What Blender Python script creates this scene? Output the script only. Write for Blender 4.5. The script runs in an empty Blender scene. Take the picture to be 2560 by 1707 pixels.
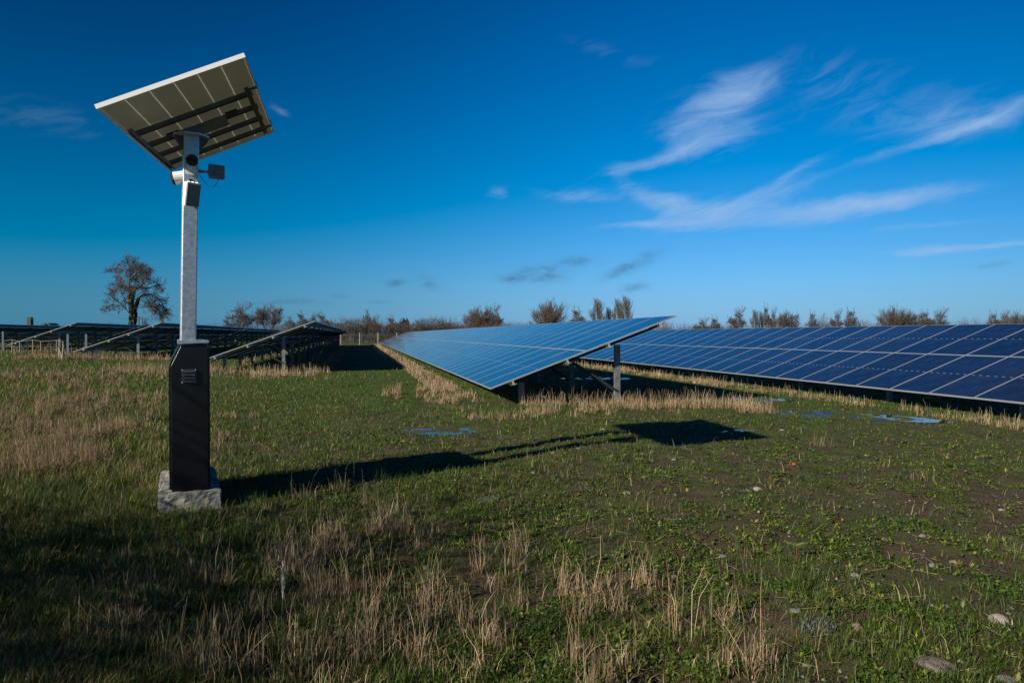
import bpy, math, random
import numpy as np
from mathutils import Vector, Matrix
R = math.radians
rng = np.random.default_rng(7)
random.seed(7)
scene = bpy.context.scene
COL = scene.collection

# ------------------------------------------------------------------ camera, sky, sun, exposure
EYE = 1.55
F = 1728.0                      # focal length in photo pixels (2560 wide)
cd = bpy.data.cameras.new('camera'); cam = bpy.data.objects.new('camera', cd); COL.objects.link(cam)
cd.sensor_width = 36; cd.lens = F / 2560 * 36; cd.clip_start = .05; cd.clip_end = 4000
cam.location = (0, 0, EYE); cam.rotation_euler = (R(90 - .54), 0, 0)
scene.camera = cam
SUN_EL = 24.9; SUN_AZ = -138.8  # azimuth of the sun measured from +X
world = bpy.data.worlds.new('World'); scene.world = world; world.use_nodes = True
nt = world.node_tree; nt.nodes.clear()


class NG:
    """small node-graph helper"""
    def __init__(s, tree): s.t = tree
    def n(s, typ, **kw):
        nd = s.t.nodes.new(typ)
        for k, v in kw.items(): setattr(nd, k, v)
        return nd
    def put(s, sock, v):
        if isinstance(v, bpy.types.NodeSocket): s.t.links.new(v, sock)
        else: sock.default_value = v
    def m(s, op, a, b=None, c=None, clamp=False):
        nd = s.n('ShaderNodeMath', operation=op, use_clamp=clamp)
        s.put(nd.inputs[0], a)
        if b is not None: s.put(nd.inputs[1], b)
        if c is not None: s.put(nd.inputs[2], c)
        return nd.outputs[0]
    def mix(s, f, a, b, blend='MIX'):
        nd = s.n('ShaderNodeMix', data_type='RGBA', blend_type=blend)
        s.put(nd.inputs[0], f); s.put(nd.inputs[6], a); s.put(nd.inputs[7], b)
        return nd.outputs[2]
    def noise(s, vec, scale, detail=4, rough=.55, dist=0):
        nd = s.n('ShaderNodeTexNoise'); nd.inputs['Scale'].default_value = scale
        nd.inputs['Detail'].default_value = detail; nd.inputs['Roughness'].default_value = rough
        nd.inputs['Distortion'].default_value = dist
        if vec is not None: s.put(nd.inputs['Vector'], vec)
        return nd.outputs['Fac']
    def ramp(s, f, stops):
        nd = s.n('ShaderNodeValToRGB'); s.put(nd.inputs[0], f)
        el = nd.color_ramp.elements
        while len(el) < len(stops): el.new(.5)
        for e, (p, c) in zip(el, stops):
            e.position = p; e.color = c if len(c) == 4 else (*c, 1)
        return nd.outputs[0]
    def rng(s, v, a, b, c=0., d=1.):
        nd = s.n('ShaderNodeMapRange', clamp=True); s.put(nd.inputs[0], v)
        for i, q in enumerate((a, b, c, d)): nd.inputs[1 + i].default_value = q
        return nd.outputs[0]
    def xyz(s, x, y, z=0.):
        nd = s.n('ShaderNodeCombineXYZ')
        for i, q in enumerate((x, y, z)): s.put(nd.inputs[i], q)
        return nd.outputs[0]


g = NG(nt)
sky = g.n('ShaderNodeTexSky'); sky.sky_type = 'NISHITA'; sky.sun_disc = False
sky.sun_elevation = R(SUN_EL); sky.sun_rotation = R(90 - SUN_AZ)
sky.air_density = 1.0; sky.dust_density = .35; sky.ozone_density = 3.0; sky.altitude = 0
hs = g.n('ShaderNodeHueSaturation'); hs.inputs['Saturation'].default_value = 1.22; hs.inputs['Value'].default_value = 1.0
hs.inputs['Hue'].default_value = .492
g.put(hs.inputs['Color'], sky.outputs[0])
tc = g.n('ShaderNodeTexCoord'); sp = g.n('ShaderNodeSeparateXYZ'); g.put(sp.inputs[0], tc.outputs['Generated'])
az = g.m('ARCTAN2', sp.outputs[0], sp.outputs[1]); el = g.m('ARCSINE', sp.outputs[2])


def sky_at(px, py):
    x = (px - 1280) / F; z = (837 - py) / F
    return math.atan(x), math.atan(z / math.sqrt(1 + x * x))


wn = g.n('ShaderNodeTexNoise'); wn.inputs['Scale'].default_value = 7; wn.inputs['Detail'].default_value = 5
g.put(wn.inputs['Vector'], g.xyz(az, g.m('MULTIPLY', el, 1.6), 0.))
ws = g.n('ShaderNodeSeparateColor'); g.put(ws.inputs[0], wn.outputs['Color'])
azw = g.m('ADD', az, g.m('MULTIPLY', g.m('SUBTRACT', ws.outputs[0], .5), .07))
elw = g.m('ADD', el, g.m('MULTIPLY', g.m('SUBTRACT', ws.outputs[1], .5), .04))


def blob(px, py, rx, ry, rot, w):
    a0, e0 = sky_at(px, py); c, s_ = math.cos(R(rot)), math.sin(R(rot))
    dx = g.m('SUBTRACT', azw, a0); dy = g.m('SUBTRACT', elw, e0)
    X = g.m('MULTIPLY', g.m('ADD', g.m('MULTIPLY', dx, c), g.m('MULTIPLY', dy, s_)), F / rx)
    Y = g.m('MULTIPLY', g.m('SUBTRACT', g.m('MULTIPLY', dy, c), g.m('MULTIPLY', dx, s_)), F / ry)
    q = g.m('ADD', g.m('MULTIPLY', X, X), g.m('MULTIPLY', Y, Y))
    return g.m('MULTIPLY', g.m('EXPONENT', g.m('MULTIPLY', q, -1.)), w)


def total(lst):
    acc = None
    for b in lst:
        o = blob(*b); acc = o if acc is None else g.m('ADD', acc, o)
    return acc


white = total([(1665, 500, 60, 26, -16, 1.0), (1760, 515, 110, 30, 0, .75), (1900, 500, 170, 20, 14, .55), (1890, 545, 260, 26, 1, .75), (2260, 505, 130, 20, 8, .95), (2080, 530, 150, 18, 8, .75),
               (1600, 558, 110, 9, 2, .7), (1450, 488, 95, 20, -4, .6), (1570, 445, 50, 30, -30, .5), (1640, 396, 120, 13, 12, .95), (1960, 450, 120, 12, 22, .55),
               (1780, 345, 95, 34, 8, .8), (1790, 250, 100, 34, 25, .8), (1850, 205, 80, 34, 20, .6), (2060, 165, 60, 46, -10, .28), (1780, 300, 110, 60, 0, .25),
               (2330, 290, 110, 44, 0, .55), (2390, 325, 150, 13, 16, .95), (2520, 285, 90, 22, 8, .5), (2325, 633, 60, 12, 0, .95),
               (2470, 617, 130, 7, 3, .75), (1240, 493, 30, 15, 10, .55), (130, 292, 110, 34, -5, .26),
               (705, 272, 30, 9, -15, .5), (1540, 130, 130, 22, -16, .20), (2300, 572, 130, 9, 4, .45), (2130, 240, 120, 60, 0, .25)])
grey = total([(1360, 687, 55, 20, 4, .9), (1290, 698, 40, 9, 0, .7), (1445, 655, 38, 13, 0, .6), (1560, 680, 45, 14, 20, .65), (1610, 650, 40, 14, 20, .5),
              (1000, 709, 27, 8, -5, .7), (1080, 712, 30, 11, -25, .5), (955, 750, 24, 5, 0, .45), (735, 753, 75, 6, -3, .5), (1590, 722, 22, 10, 0, .5),
              (2470, 673, 36, 7, 0, .3), (860, 740, 25, 6, 0, .3)])
c15, s15 = math.cos(R(14)), math.sin(R(14))
su = g.m('ADD', g.m('MULTIPLY', azw, c15), g.m('MULTIPLY', elw, s15)); sv = g.m('SUBTRACT', g.m('MULTIPLY', elw, c15), g.m('MULTIPLY', azw, s15))
streak = g.noise(g.xyz(g.m('MULTIPLY', su, 15.), g.m('MULTIPLY', sv, 62.), 3.1), 1., 10, .66, .5)
puff = g.noise(g.xyz(g.m('MULTIPLY', az, 30.), g.m('MULTIPLY', el, 60.), 8.), 1., 5, .6, .4)
wf = g.rng(g.m('ADD', g.m('MULTIPLY', white, .9), g.m('MULTIPLY', g.m('SUBTRACT', streak, .5), 2.1)), .05, 1.5)
wf = g.m('MULTIPLY', wf, g.rng(white, .02, .6))
gf = g.m('MULTIPLY', g.m('MULTIPLY', grey, .85), g.rng(puff, .3, .58), clamp=True)
base = hs.outputs[0]
# pale blue air low over the horizon
low = g.m('EXPONENT', g.m('MULTIPLY', g.m('MAXIMUM', el, 0.), -7.5))
side = g.m('EXPONENT', g.m('MULTIPLY', g.m('POWER', g.m('MULTIPLY', g.m('SUBTRACT', az, .20), 1.9), 2.), -1.))
skyA = g.mix(g.m('MULTIPLY', low, .55), base, (1.75, 4.3, 7.4, 1))
bright = g.m('ADD', .72, g.m('MULTIPLY', side, .34))
bc = g.n('ShaderNodeVectorMath', operation='SCALE'); g.put(bc.inputs[0], skyA); g.put(bc.inputs[3], bright)
# crisp winter air: deep saturated blue, as the photograph is graded
sk = g.n('ShaderNodeSeparateColor'); g.put(sk.inputs[0], bc.outputs[0])
skc = g.n('ShaderNodeCombineColor')
for ch, (lo, gain) in enumerate(((1.54, .92), (.76, 1.13), (1.25, 1.74))):
    g.put(skc.inputs[ch], g.m('MULTIPLY', g.m('MAXIMUM', g.m('SUBTRACT', sk.outputs[ch], lo), .0), gain))
c1 = g.mix(g.m('MULTIPLY', wf, .74), skc.outputs[0], (4.6, 6.9, 10.6, 1))
c2 = g.mix(gf, c1, (.85, 2.1, 3.9, 1))
bg = g.n('ShaderNodeBackground'); g.put(bg.inputs[0], c2); bg.inputs[1].default_value = .061
wo = g.n('ShaderNodeOutputWorld'); nt.links.new(bg.outputs[0], wo.inputs[0])

sl = bpy.data.lights.new('sun', 'SUN'); so = bpy.data.objects.new('sun', sl); COL.objects.link(so)
sl.energy = 5.0; sl.angle = R(.5); sl.color = (1, .90, .72)
sd = Vector((math.cos(R(SUN_AZ)) * math.cos(R(SUN_EL)), math.sin(R(SUN_AZ)) * math.cos(R(SUN_EL)), math.sin(R(SUN_EL))))
so.rotation_euler = sd.to_track_quat('Z', 'Y').to_euler(); so.location = (-20, -20, 30)
scene.view_settings.view_transform = 'Standard'; scene.view_settings.look = 'None'
scene.view_settings.exposure = .32; scene.view_settings.gamma = 1
scene.render.engine = 'CYCLES'
scene.cycles.max_bounces = 6; scene.cycles.transparent_max_bounces = 8

# ------------------------------------------------------------------ row frame and ground height
A_ = .2161                                      # the rows run this far left of the camera axis
CA, SA = math.cos(A_), math.sin(A_)
def uv2xy(u, v): return (-u * SA + v * CA, u * CA + v * SA)
def xy2uv(x, y): return (-x * SA + y * CA, x * CA + y * SA)


def hsh(ix, iy, seed):
    h = (ix.astype(np.int64) * 374761393 + iy.astype(np.int64) * 668265263 + seed * 1442695041) & 0xffffffff
    h = ((h ^ (h >> 13)) * 1274126177) & 0xffffffff
    return ((h ^ (h >> 16)) & 0xffff) / 65535.0


def vn(x, y, s, seed=0):
    x = np.asarray(x, float) / s; y = np.asarray(y, float) / s
    ix = np.floor(x); iy = np.floor(y); fx = x - ix; fy = y - iy
    fx = fx * fx * (3 - 2 * fx); fy = fy * fy * (3 - 2 * fy)
    a = hsh(ix, iy, seed); b = hsh(ix + 1, iy, seed); c = hsh(ix, iy + 1, seed); d = hsh(ix + 1, iy + 1, seed)
    return (a * (1 - fx) + b * fx) * (1 - fy) + (c * (1 - fx) + d * fx) * fy


def fbm(x, y, s, seed=0, o=3):
    t = 0; w = 1; tw = 0
    for k in range(o):
        t = t + w * vn(x + 17.3 * k, y - 9.1 * k, s / 2 ** k, seed + k); tw += w; w *= .55
    return t / tw


GV = [-60, -30, -20, -12, -5, -2, 1, 3, 8, 12, 16, 60]
GZ = [.45, .42, .40, .27, .08, .0, .0, .03, -.06, -.13, -.15, -.2]
# shallow wet hollows: x, y, rx, ry, rotation, water level
def pxg(px, py, h=0.):
    d = F * (EYE - h) / (py - 837); return ((px - 1280) / F * d, d)
PUD = []
for (px, py, wpx, ry, rot, lab) in [
        (1112, 1079, 190, .42, 8, 'small puddle glinting blue in the grass between the mast and the nearest blue table'),
        (1800, 994, 280, .62, -6, 'puddle behind the dry grass at the right of the nearest blue table'),
        (2085, 1032, 420, .62, -27, 'long broken puddle on the green strip before the dark blue row'),
        (1470, 943, 190, .8, 0, 'puddle under the nearest blue table, beyond its tall post'),
        (1320, 996, 120, .35, 0, 'puddle in the shade beside the short near post of the blue table'),
        (1870, 1080, 130, .22, 0, 'small puddle at the far right end of the long mast shadow')]:
    x, y = pxg(px, py, -.04); PUD.append([x, y, wpx / F * y / 2, ry, R(rot), None, lab])


def gz0(x, y):
    u, v = xy2uv(x, y)
    z = np.interp(v, GV, GZ)
    near = np.clip((26 - np.hypot(x, y)) / 14, 0, 1)
    z = z + near * ((fbm(x, y, 1.7, 3) - .5) * .07)
    return z
for p in PUD:
    p[5] = float(gz0(np.array(p[0]), np.array(p[1]))) - .008


def gz(x, y):
    x = np.asarray(x, float); y = np.asarray(y, float)
    z = gz0(x, y)
    near = np.clip((24 - np.hypot(x, y)) / 12, 0, 1)
    fine = (fbm(x, y, .34, 11, 3) - .5) * .065 + (vn(x, y, .12, 5) - .5) * .022
    z = z + near * fine
    for (px, py, rx, ry, rot, lev, _) in PUD:
        c, s = math.cos(rot), math.sin(rot)
        dx = x - px; dy = y - py; X = (dx * c + dy * s) / (rx * 1.15); Y = (dy * c - dx * s) / (ry * 1.25)
        w = np.clip(1.6 - 1.6 * (X * X + Y * Y), 0, 1)
        z = z * (1 - w) + w * (lev + .004 + (fbm(x, y, .26, 21, 3) - .50) * .05 + (vn(x, y, .09, 23) - .5) * .012)
    return z


# ------------------------------------------------------------------ object helpers
def tag(o, label=None, cat=None, group=None, kind=None):
    if label: o['label'] = label
    if cat: o['category'] = cat
    if group: o['group'] = group
    if kind: o['kind'] = kind
    return o


def empty(name, loc, rz=0.):
    o = bpy.data.objects.new(name, None); COL.objects.link(o); o.location = loc; o.rotation_euler = (0, 0, rz)
    o.empty_display_size = .2
    return o


def npmesh(name, V, faces, mat, parent=None, attr=None, smooth=False):
    """V (n,3); faces (m,k) with constant k"""
    V = np.asarray(V, np.float32).reshape(-1, 3); faces = np.asarray(faces, np.int32); k = faces.shape[1]
    me = bpy.data.meshes.new(name)
    me.vertices.add(len(V)); me.vertices.foreach_set('co', V.ravel())
    me.loops.add(faces.size); me.loops.foreach_set('vertex_index', faces.ravel())
    me.polygons.add(len(faces)); me.polygons.foreach_set('loop_start', np.arange(0, faces.size, k, dtype=np.int32))
    me.polygons.foreach_set('loop_total', np.full(len(faces), k, dtype=np.int32))
    if attr is not None:
        a = me.attributes.new('rnd', 'FLOAT', 'POINT'); a.data.foreach_set('value', np.asarray(attr, np.float32))
    me.update(calc_edges=True)
    if smooth: me.polygons.foreach_set('use_smooth', np.ones(len(faces), bool))
    me.materials.append(mat)
    o = bpy.data.objects.new(name, me); COL.objects.link(o)
    if parent: o.parent = parent
    return o


class MB:
    def __init__(s): s.v = []; s.f = []; s.m = []; s.uv = {}
    def face(s, pts, mi=0, uv=None):
        b = len(s.v); s.v += [tuple(p) for p in pts]; s.f.append(tuple(range(b, b + len(pts)))); s.m.append(mi)
        if uv: s.uv[len(s.f) - 1] = uv
    def box(s, c, size, ax=None, mi=0):
        c = Vector(c); ax = ax or ((1, 0, 0), (0, 1, 0), (0, 0, 1))
        X, Y, Z = [Vector(a) * (q / 2) for a, q in zip(ax, size)]
        P = [c + X * i + Y * j + Z * k for k in (-1, 1) for j in (-1, 1) for i in (-1, 1)]
        b = len(s.v); s.v += [tuple(p) for p in P]
        for q in ((0, 2, 3, 1), (4, 5, 7, 6), (0, 1, 5, 4), (2, 6, 7, 3), (0, 4, 6, 2), (1, 3, 7, 5)):
            s.f.append(tuple(b + i for i in q)); s.m.append(mi)
        return s
    def prism(s, prof, p0, p1, ex, ey, mi=0, scale1=1.):
        p0, p1, ex, ey = map(Vector, (p0, p1, ex, ey)); n = len(prof); b = len(s.v)
        s.v += [tuple(p0 + ex * a + ey * c) for a, c in prof] + [tuple(p1 + (ex * a + ey * c) * scale1) for a, c in prof]
        for i in range(n):
            j = (i + 1) % n; s.f.append((b + i, b + j, b + n + j, b + n + i)); s.m.append(mi)
        s.f.append(tuple(b + i for i in reversed(range(n)))); s.m.append(mi)
        s.f.append(tuple(b + n + i for i in range(n))); s.m.append(mi)
        return s
    def tube(s, p0, p1, r, n=12, r1=None, mi=0):
        p0, p1 = Vector(p0), Vector(p1); d = (p1 - p0).normalized()
        ex = d.orthogonal().normalized(); ey = d.cross(ex)
        prof = [(math.cos(2 * math.pi * i / n) * r, math.sin(2 * math.pi * i / n) * r) for i in range(n)]
        return s.prism(prof, p0, p1, ex, ey, mi, (r1 / r) if r1 else 1.)
    def build(s, name, mats, parent=None, bevel=0, smooth=False, seg=2):
        me = bpy.data.meshes.new(name); me.from_pydata(s.v, [], s.f)
        mats = mats if isinstance(mats, (list, tuple)) else [mats]
        for m in mats: me.materials.append(m)
        me.polygons.foreach_set('material_index', s.m)
        if s.uv:
            ul = me.uv_layers.new(name='UVMap')
            for fi, uv in s.uv.items():
                for li, q in zip(me.polygons[fi].loop_indices, uv): ul.data[li].uv = q
        me.update()
        if not s.uv:
            import bmesh
            bm = bmesh.new(); bm.from_mesh(me)
            bmesh.ops.recalc_face_normals(bm, faces=bm.faces)
            if bevel: bmesh.ops.bevel(bm, geom=list(bm.edges), offset=bevel, segments=seg, affect='EDGES', clamp_overlap=True)
            bm.to_mesh(me); bm.free()
        if smooth:
            me.polygons.foreach_set('use_smooth', [True] * len(me.polygons))
        o = bpy.data.objects.new(name, me); COL.objects.link(o)
        if parent: o.parent = parent
        return o


def mat(name, color, rough=.6, metal=0., fn=None, spec=.5):
    m = bpy.data.materials.new(name); m.use_nodes = True; t = m.node_tree; G = NG(t)
    b = t.nodes['Principled BSDF']; b.inputs['Roughness'].default_value = rough; b.inputs['Metallic'].default_value = metal
    b.inputs['Specular IOR Level'].default_value = spec
    b.inputs['Base Color'].default_value = (*color, 1)
    if fn: fn(G, b)
    return m


def objn(G, scale, detail=4, dist=0.):
    tcn = G.n('ShaderNodeTexCoord'); return G.noise(tcn.outputs['Object'], scale, detail, .6, dist)


def bump(G, b, h, strength=.3, dist=.01):
    bp = G.n('ShaderNodeBump'); bp.inputs['Strength'].default_value = strength; bp.inputs['Distance'].default_value = dist
    G.put(bp.inputs['Height'], h); G.put(b.inputs['Normal'], bp.outputs[0])


def varied(c0, c1, scale, rough=.6, metal=0., bstr=0., spec=.5):
    def fn(G, b):
        n = objn(G, scale, 6)
        G.put(b.inputs['Base Color'], G.ramp(n, [(.3, c0), (.7, c1)]))
        G.put(b.inputs['Roughness'], G.rng(n, .2, .8, rough * .8, min(1, rough * 1.2)))
        if bstr: bump(G, b, n, bstr)
    return fn


def galv(G, b):
    tcn = G.n('ShaderNodeTexCoord'); vo = G.n('ShaderNodeTexVoronoi'); vo.inputs['Scale'].default_value = 55
    G.put(vo.inputs['Vector'], tcn.outputs['Object'])
    sc = G.n('ShaderNodeSeparateColor'); G.put(sc.inputs[0], vo.outputs['Color'])
    n = G.noise(tcn.outputs['Object'], 9, 5)
    f = G.m('ADD', G.m('MULTIPLY', sc.outputs[0], .35), G.m('MULTIPLY', n, .75))
    G.put(b.inputs['Base Color'], G.ramp(f, [(.2, (.40, .45, .50)), (.85, (.74, .79, .84))]))
    G.put(b.inputs['Roughness'], G.rng(sc.outputs[1], 0, 1, .34, .5))


def rndramp(stops, rough=.7, transl=.0):
    def fn(G, b):
        a = G.n('ShaderNodeAttribute', attribute_name='rnd')
        c = G.ramp(a.outputs['Fac'], stops); G.put(b.inputs['Base Color'], c)
        if transl:
            t = G.t; tr = G.n('ShaderNodeBsdfTranslucent'); G.put(tr.inputs[0], c)
            mx = G.n('ShaderNodeMixShader'); mx.inputs[0].default_value = transl
            out = t.nodes['Material Output']; t.links.new(b.outputs[0], mx.inputs[1]); t.links.new(tr.outputs[0], mx.inputs[2])
            t.links.new(mx.outputs[0], out.inputs[0])
    return fn


def cells(G, b, back=False, thru=0.):
    uvn = G.n('ShaderNodeUVMap'); s2 = G.n('ShaderNodeSeparateXYZ'); G.put(s2.inputs[0], uvn.outputs[0])
    u, v = s2.outputs[0], s2.outputs[1]
    fc = G.m('FRACT', G.m('MULTIPLY', v, 6.)); fr = G.m('FRACT', G.m('MULTIPLY', u, 24.))
    edge = lambda f, w: G.m('GREATER_THAN', G.m('ABSOLUTE', G.m('SUBTRACT', f, .5)), .5 - w)
    lc = edge(fc, .016 if back else .012); lr = edge(fr, .022)
    bus = edge(G.m('FRACT', G.m('MULTIPLY', v, 60.)), .06)
    mid = G.m('LESS_THAN', G.m('ABSOLUTE', G.m('SUBTRACT', u, .5)), .0042)
    dash = G.m('MULTIPLY', mid, G.m('LESS_THAN', G.m('ABSOLUTE', G.m('SUBTRACT', fc, .5)), .2))
    tcn = G.n('ShaderNodeTexCoord'); oi = G.n('ShaderNodeObjectInfo')
    if back:
        dirt = G.noise(tcn.outputs['Object'], 3.5, 6)
        c = G.ramp(dirt, [(.25, (.09, .085, .07)), (.75, (.15, .14, .115))])
        c = G.mix(G.m('MULTIPLY', bus, .35), c, (.16, .16, .14, 1))
        c = G.mix(G.m('MULTIPLY', lr, .25), c, (.22, .22, .19, 1))
        if thru: c = G.ramp(dirt, [(.2, (.36, .35, .30)), (.8, (.50, .485, .42))]); c = G.mix(G.m('MULTIPLY', bus, .35), c, (.3, .3, .26, 1)); c = G.mix(G.m('MULTIPLY', lr, .7), c, (.62, .6, .52, 1))
        c = G.mix(lc, c, (.95, .95, .85, 1))  # pale lines painted for daylight coming through the gaps between cell columns
    else:
        v0 = G.ramp(oi.outputs['Random'], [(0, (.004, .008, .024)), (.5, (.006, .012, .034)), (1, (.009, .017, .046))])
        c = G.mix(G.m('MULTIPLY', bus, .10), v0, (.10, .14, .22, 1))
        c = G.mix(G.m('MULTIPLY', G.m('MAXIMUM', lc, lr), .35), c, (.05, .09, .18, 1))
        c = G.mix(dash, c, (.30, .34, .40, 1))
        dirt = G.noise(tcn.outputs['Object'], 2.2, 7, .65)
        c = G.mix(G.m('MULTIPLY', G.rng(dirt, .45, .8), .05), c, (.4, .36, .30, 1))
        G.put(b.inputs['Roughness'], G.rng(dirt, .3, .8, .07, .17))
    G.put(b.inputs['Base Color'], c)
    if thru:
        t = G.t; tr = G.n('ShaderNodeBsdfTranslucent'); G.put(tr.inputs[0], G.mix(G.m('MULTIPLY', lc, 1.), (.80, .78, .66, 1), (1, 1, 1, 1)) if back else (.9, .88, .75, 1))
        mx = G.n('ShaderNodeMixShader'); G.put(mx.inputs[0], G.m('ADD', thru, G.m('MULTIPLY', lc, .35)))
        out = t.nodes['Material Output']; t.links.new(b.outputs[0], mx.inputs[1]); t.links.new(tr.outputs[0], mx.inputs[2]); t.links.new(mx.outputs[0], out.inputs[0])


M = dict(
    glass=mat('solar_glass', (0, 0, .05), .1, fn=lambda G, b: cells(G, b)),
    glass2=mat('bifacial_glass', (0, 0, .05), .1, fn=lambda G, b: cells(G, b, False, .07)),
    back2=mat('bifacial_back', (.1, .1, .1), .4, fn=lambda G, b: cells(G, b, True, .55)),
    back=mat('panel_back', (.1, .1, .1), .35, fn=lambda G, b: cells(G, b, True)),
    frame=mat('panel_frame', (.50, .52, .54), .38, .5),
    alu=mat('white_aluminium', (.85, .86, .86), .4, .0),
    galv=mat('galvanised_steel', (.5, .5, .5), .4, .7, galv),
    steel=mat('post_steel', (.3, .3, .3), .5, .3, varied((.12, .14, .15), (.24, .26, .27), 9, .5)),
    shadesteel=mat('shaded_steel', (.02, .022, .026), .6),  # rafters and braces: near-black colour stands for the shade under the tables
    galvdark=mat('dark_steel', (.09, .10, .11), .5, .3, varied((.09, .10, .11), (.18, .19, .20), 14, .5)),
    black=mat('black_gloss_paint', (.006, .007, .012), .2, fn=varied((.005, .006, .010), (.010, .011, .015), 5, .22), spec=.6),
    slat=mat('dark_steel_slat', (.10, .115, .13), .3, .6),
    plastic=mat('dark_plastic', (.03, .034, .038), .4),
    greyp=mat('grey_plastic', (.26, .29, .32), .5),
    whitep=mat('white_plastic', (.78, .79, .80), .35),
    lens=mat('lens_glass', (.004, .004, .006), .06),
    lampg=mat('lamp_glass', (.24, .24, .22), .3),
    concrete=mat('concrete', (.4, .4, .4), .9, fn=varied((.15, .145, .13), (.38, .37, .335), 7, .9, bstr=.9)),
    cable=mat('black_cable', (.008, .008, .009), .5),
    wood=mat('weathered_wood', (.3, .25, .2), .85, fn=varied((.22, .18, .13), (.42, .36, .28), 12, .85)),
    darkwood=mat('dark_wood', (.05, .04, .035), .9, fn=varied((.035, .03, .025), (.08, .06, .05), 12, .9)),
    brick=mat('old_brick', (.07, .045, .035), .95, fn=varied((.045, .03, .025), (.11, .07, .05), 6, .95)),
    render=mat('pale_render', (.75, .74, .70), .9),
    slate=mat('slate', (.06, .06, .065), .7),
    bark=mat('bark', (.1, .08, .06), .9, fn=varied((.075, .06, .045), (.17, .135, .10), 3, .9)),
    twig=mat('twigs', (.14, .1, .07), .9, fn=varied((.055, .044, .036), (.13, .10, .078), .8, .9)),
    twigred=mat('reddish_twigs', (.16, .1, .07), .9, fn=varied((.055, .043, .034), (.14, .105, .078), .5, .9)),
    ivy=mat('ivy', (.05, .08, .02), .6, fn=rndramp([(0, (.018, .032, .010)), (.6, (.05, .075, .02)), (1, (.09, .11, .03))], .5)),
    grass=mat('green_grass', (.08, .12, .02), .6, fn=rndramp([(0, (.025, .048, .008)), (.4, (.062, .115, .010)), (.75, (.120, .180, .016)), (.93, (.23, .22, .04)), (1, (.34, .26, .12))], .5, .3)),
    weed=mat('weed_leaf', (.1, .15, .03), .5, fn=rndramp([(0, (.025, .050, .008)), (.5, (.092, .150, .014)), (.85, (.22, .27, .035)), (1, (.36, .31, .08))], .45, .3)),
    straw=mat('dry_straw', (.4, .3, .18), .7, fn=rndramp([(0, (.10, .065, .038)), (.4, (.29, .205, .12)), (.8, (.55, .405, .245)), (1, (.78, .62, .42))], .7, .15)),
    silver=mat('silver_leaf', (.2, .24, .2), .7, fn=rndramp([(0, (.05, .075, .06)), (1, (.17, .20, .17))], .7, .1)),
    water=mat('puddle_water', (.02, .022, .02), .03, spec=.6),
)


def soil(G, b):
    geo = G.n('ShaderNodeNewGeometry'); P = geo.outputs['Position']
    n1 = G.noise(P, .55, 5, .6); n2 = G.noise(P, 6., 6, .65); n3 = G.noise(P, 38., 5, .7); n4 = G.noise(P, 2.3, 5, .6)
    dirt = G.ramp(G.m('ADD', G.m('MULTIPLY', n2, .5), G.m('MULTIPLY', n3, .5)), [(.3, (.030, .019, .013)), (.55, (.105, .070, .050)), (.8, (.20, .145, .108))])
    green = G.ramp(G.m('ADD', G.m('MULTIPLY', n3, .5), G.m('MULTIPLY', n4, .5)), [(.3, (.022, .036, .006)), (.55, (.062, .105, .012)), (.75, (.115, .165, .026))])
    s2 = G.n('ShaderNodeSeparateXYZ'); G.put(s2.inputs[0], P)
    far = G.rng(s2.outputs[1], 7., 22.)
    f = G.m('ADD', G.m('MULTIPLY', G.rng(n1, .38, .62), .35), G.m('ADD', G.rng(n4, .45, .62, 0, .45), G.m('MULTIPLY', far, .75)), clamp=True)
    c = G.mix(f, dirt, green)
    dry = G.rng(G.noise(P, .9, 6, .6), .55, .72, 0, .5)
    c = G.mix(dry, c, (.17, .13, .07, 1))
    G.put(b.inputs['Base Color'], c)
    bump(G, b, G.m('ADD', n3, G.m('MULTIPLY', n2, .7)), .9, .03)


M['soil'] = mat('ground_soil', (.05, .04, .03), .95, fn=soil, spec=.2)

# ------------------------------------------------------------------ ground sheet
def axis(lo, hi, st, far, nfar, near_far=None):
    core = np.arange(lo, hi, st)
    g1 = hi + (np.geomspace(1, 1 + (far), nfar) - 1) ** 1.0
    g0 = lo - (np.geomspace(1, 1 + (far), nfar) - 1)[::-1]
    return np.concatenate([g0[:-1], core, g1])
xs = axis(-9, 14.5, .06, 1500, 130); ys = axis(2, 18.5, .06, 1500, 150)
X, Y = np.meshgrid(xs, ys); Z = gz(X, Y)
nx, ny = len(xs), len(ys)
I = np.arange(nx * ny).reshape(ny, nx)
Q = np.stack([I[:-1, :-1], I[:-1, 1:], I[1:, 1:], I[1:, :-1]], -1).reshape(-1, 4)
tag(npmesh('ground', np.stack([X, Y, Z], -1), Q, M['soil'], smooth=True), kind='structure')

for k, (px, py, rx, ry, rot, lev, lab) in enumerate(PUD):
    mb = MB(); pts = []
    for i in range(28):
        t = 2 * math.pi * i / 28; r = 1.0 + .12 * math.sin(3 * t + k) + .08 * math.sin(5 * t + 2 * k)
        a, b_ = rx * 1.1 * r * math.cos(t), ry * 1.15 * r * math.sin(t)
        pts.append((a * math.cos(rot) - b_ * math.sin(rot), a * math.sin(rot) + b_ * math.cos(rot)))
    mb.prism(pts, (0, 0, -.03), (0, 0, 0), (1, 0, 0), (0, 1, 0))
    o = mb.build('puddle', M['water']); o.location = (px, py, lev); tag(o, lab, 'puddle', kind='structure')

# ------------------------------------------------------------------ solar tables
W, LP, GAP, TILT = 1.134, 2.278, .02, R(20.1)
PITCH = W + GAP
RUN = (2 * LP + GAP) * math.cos(TILT)


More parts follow.
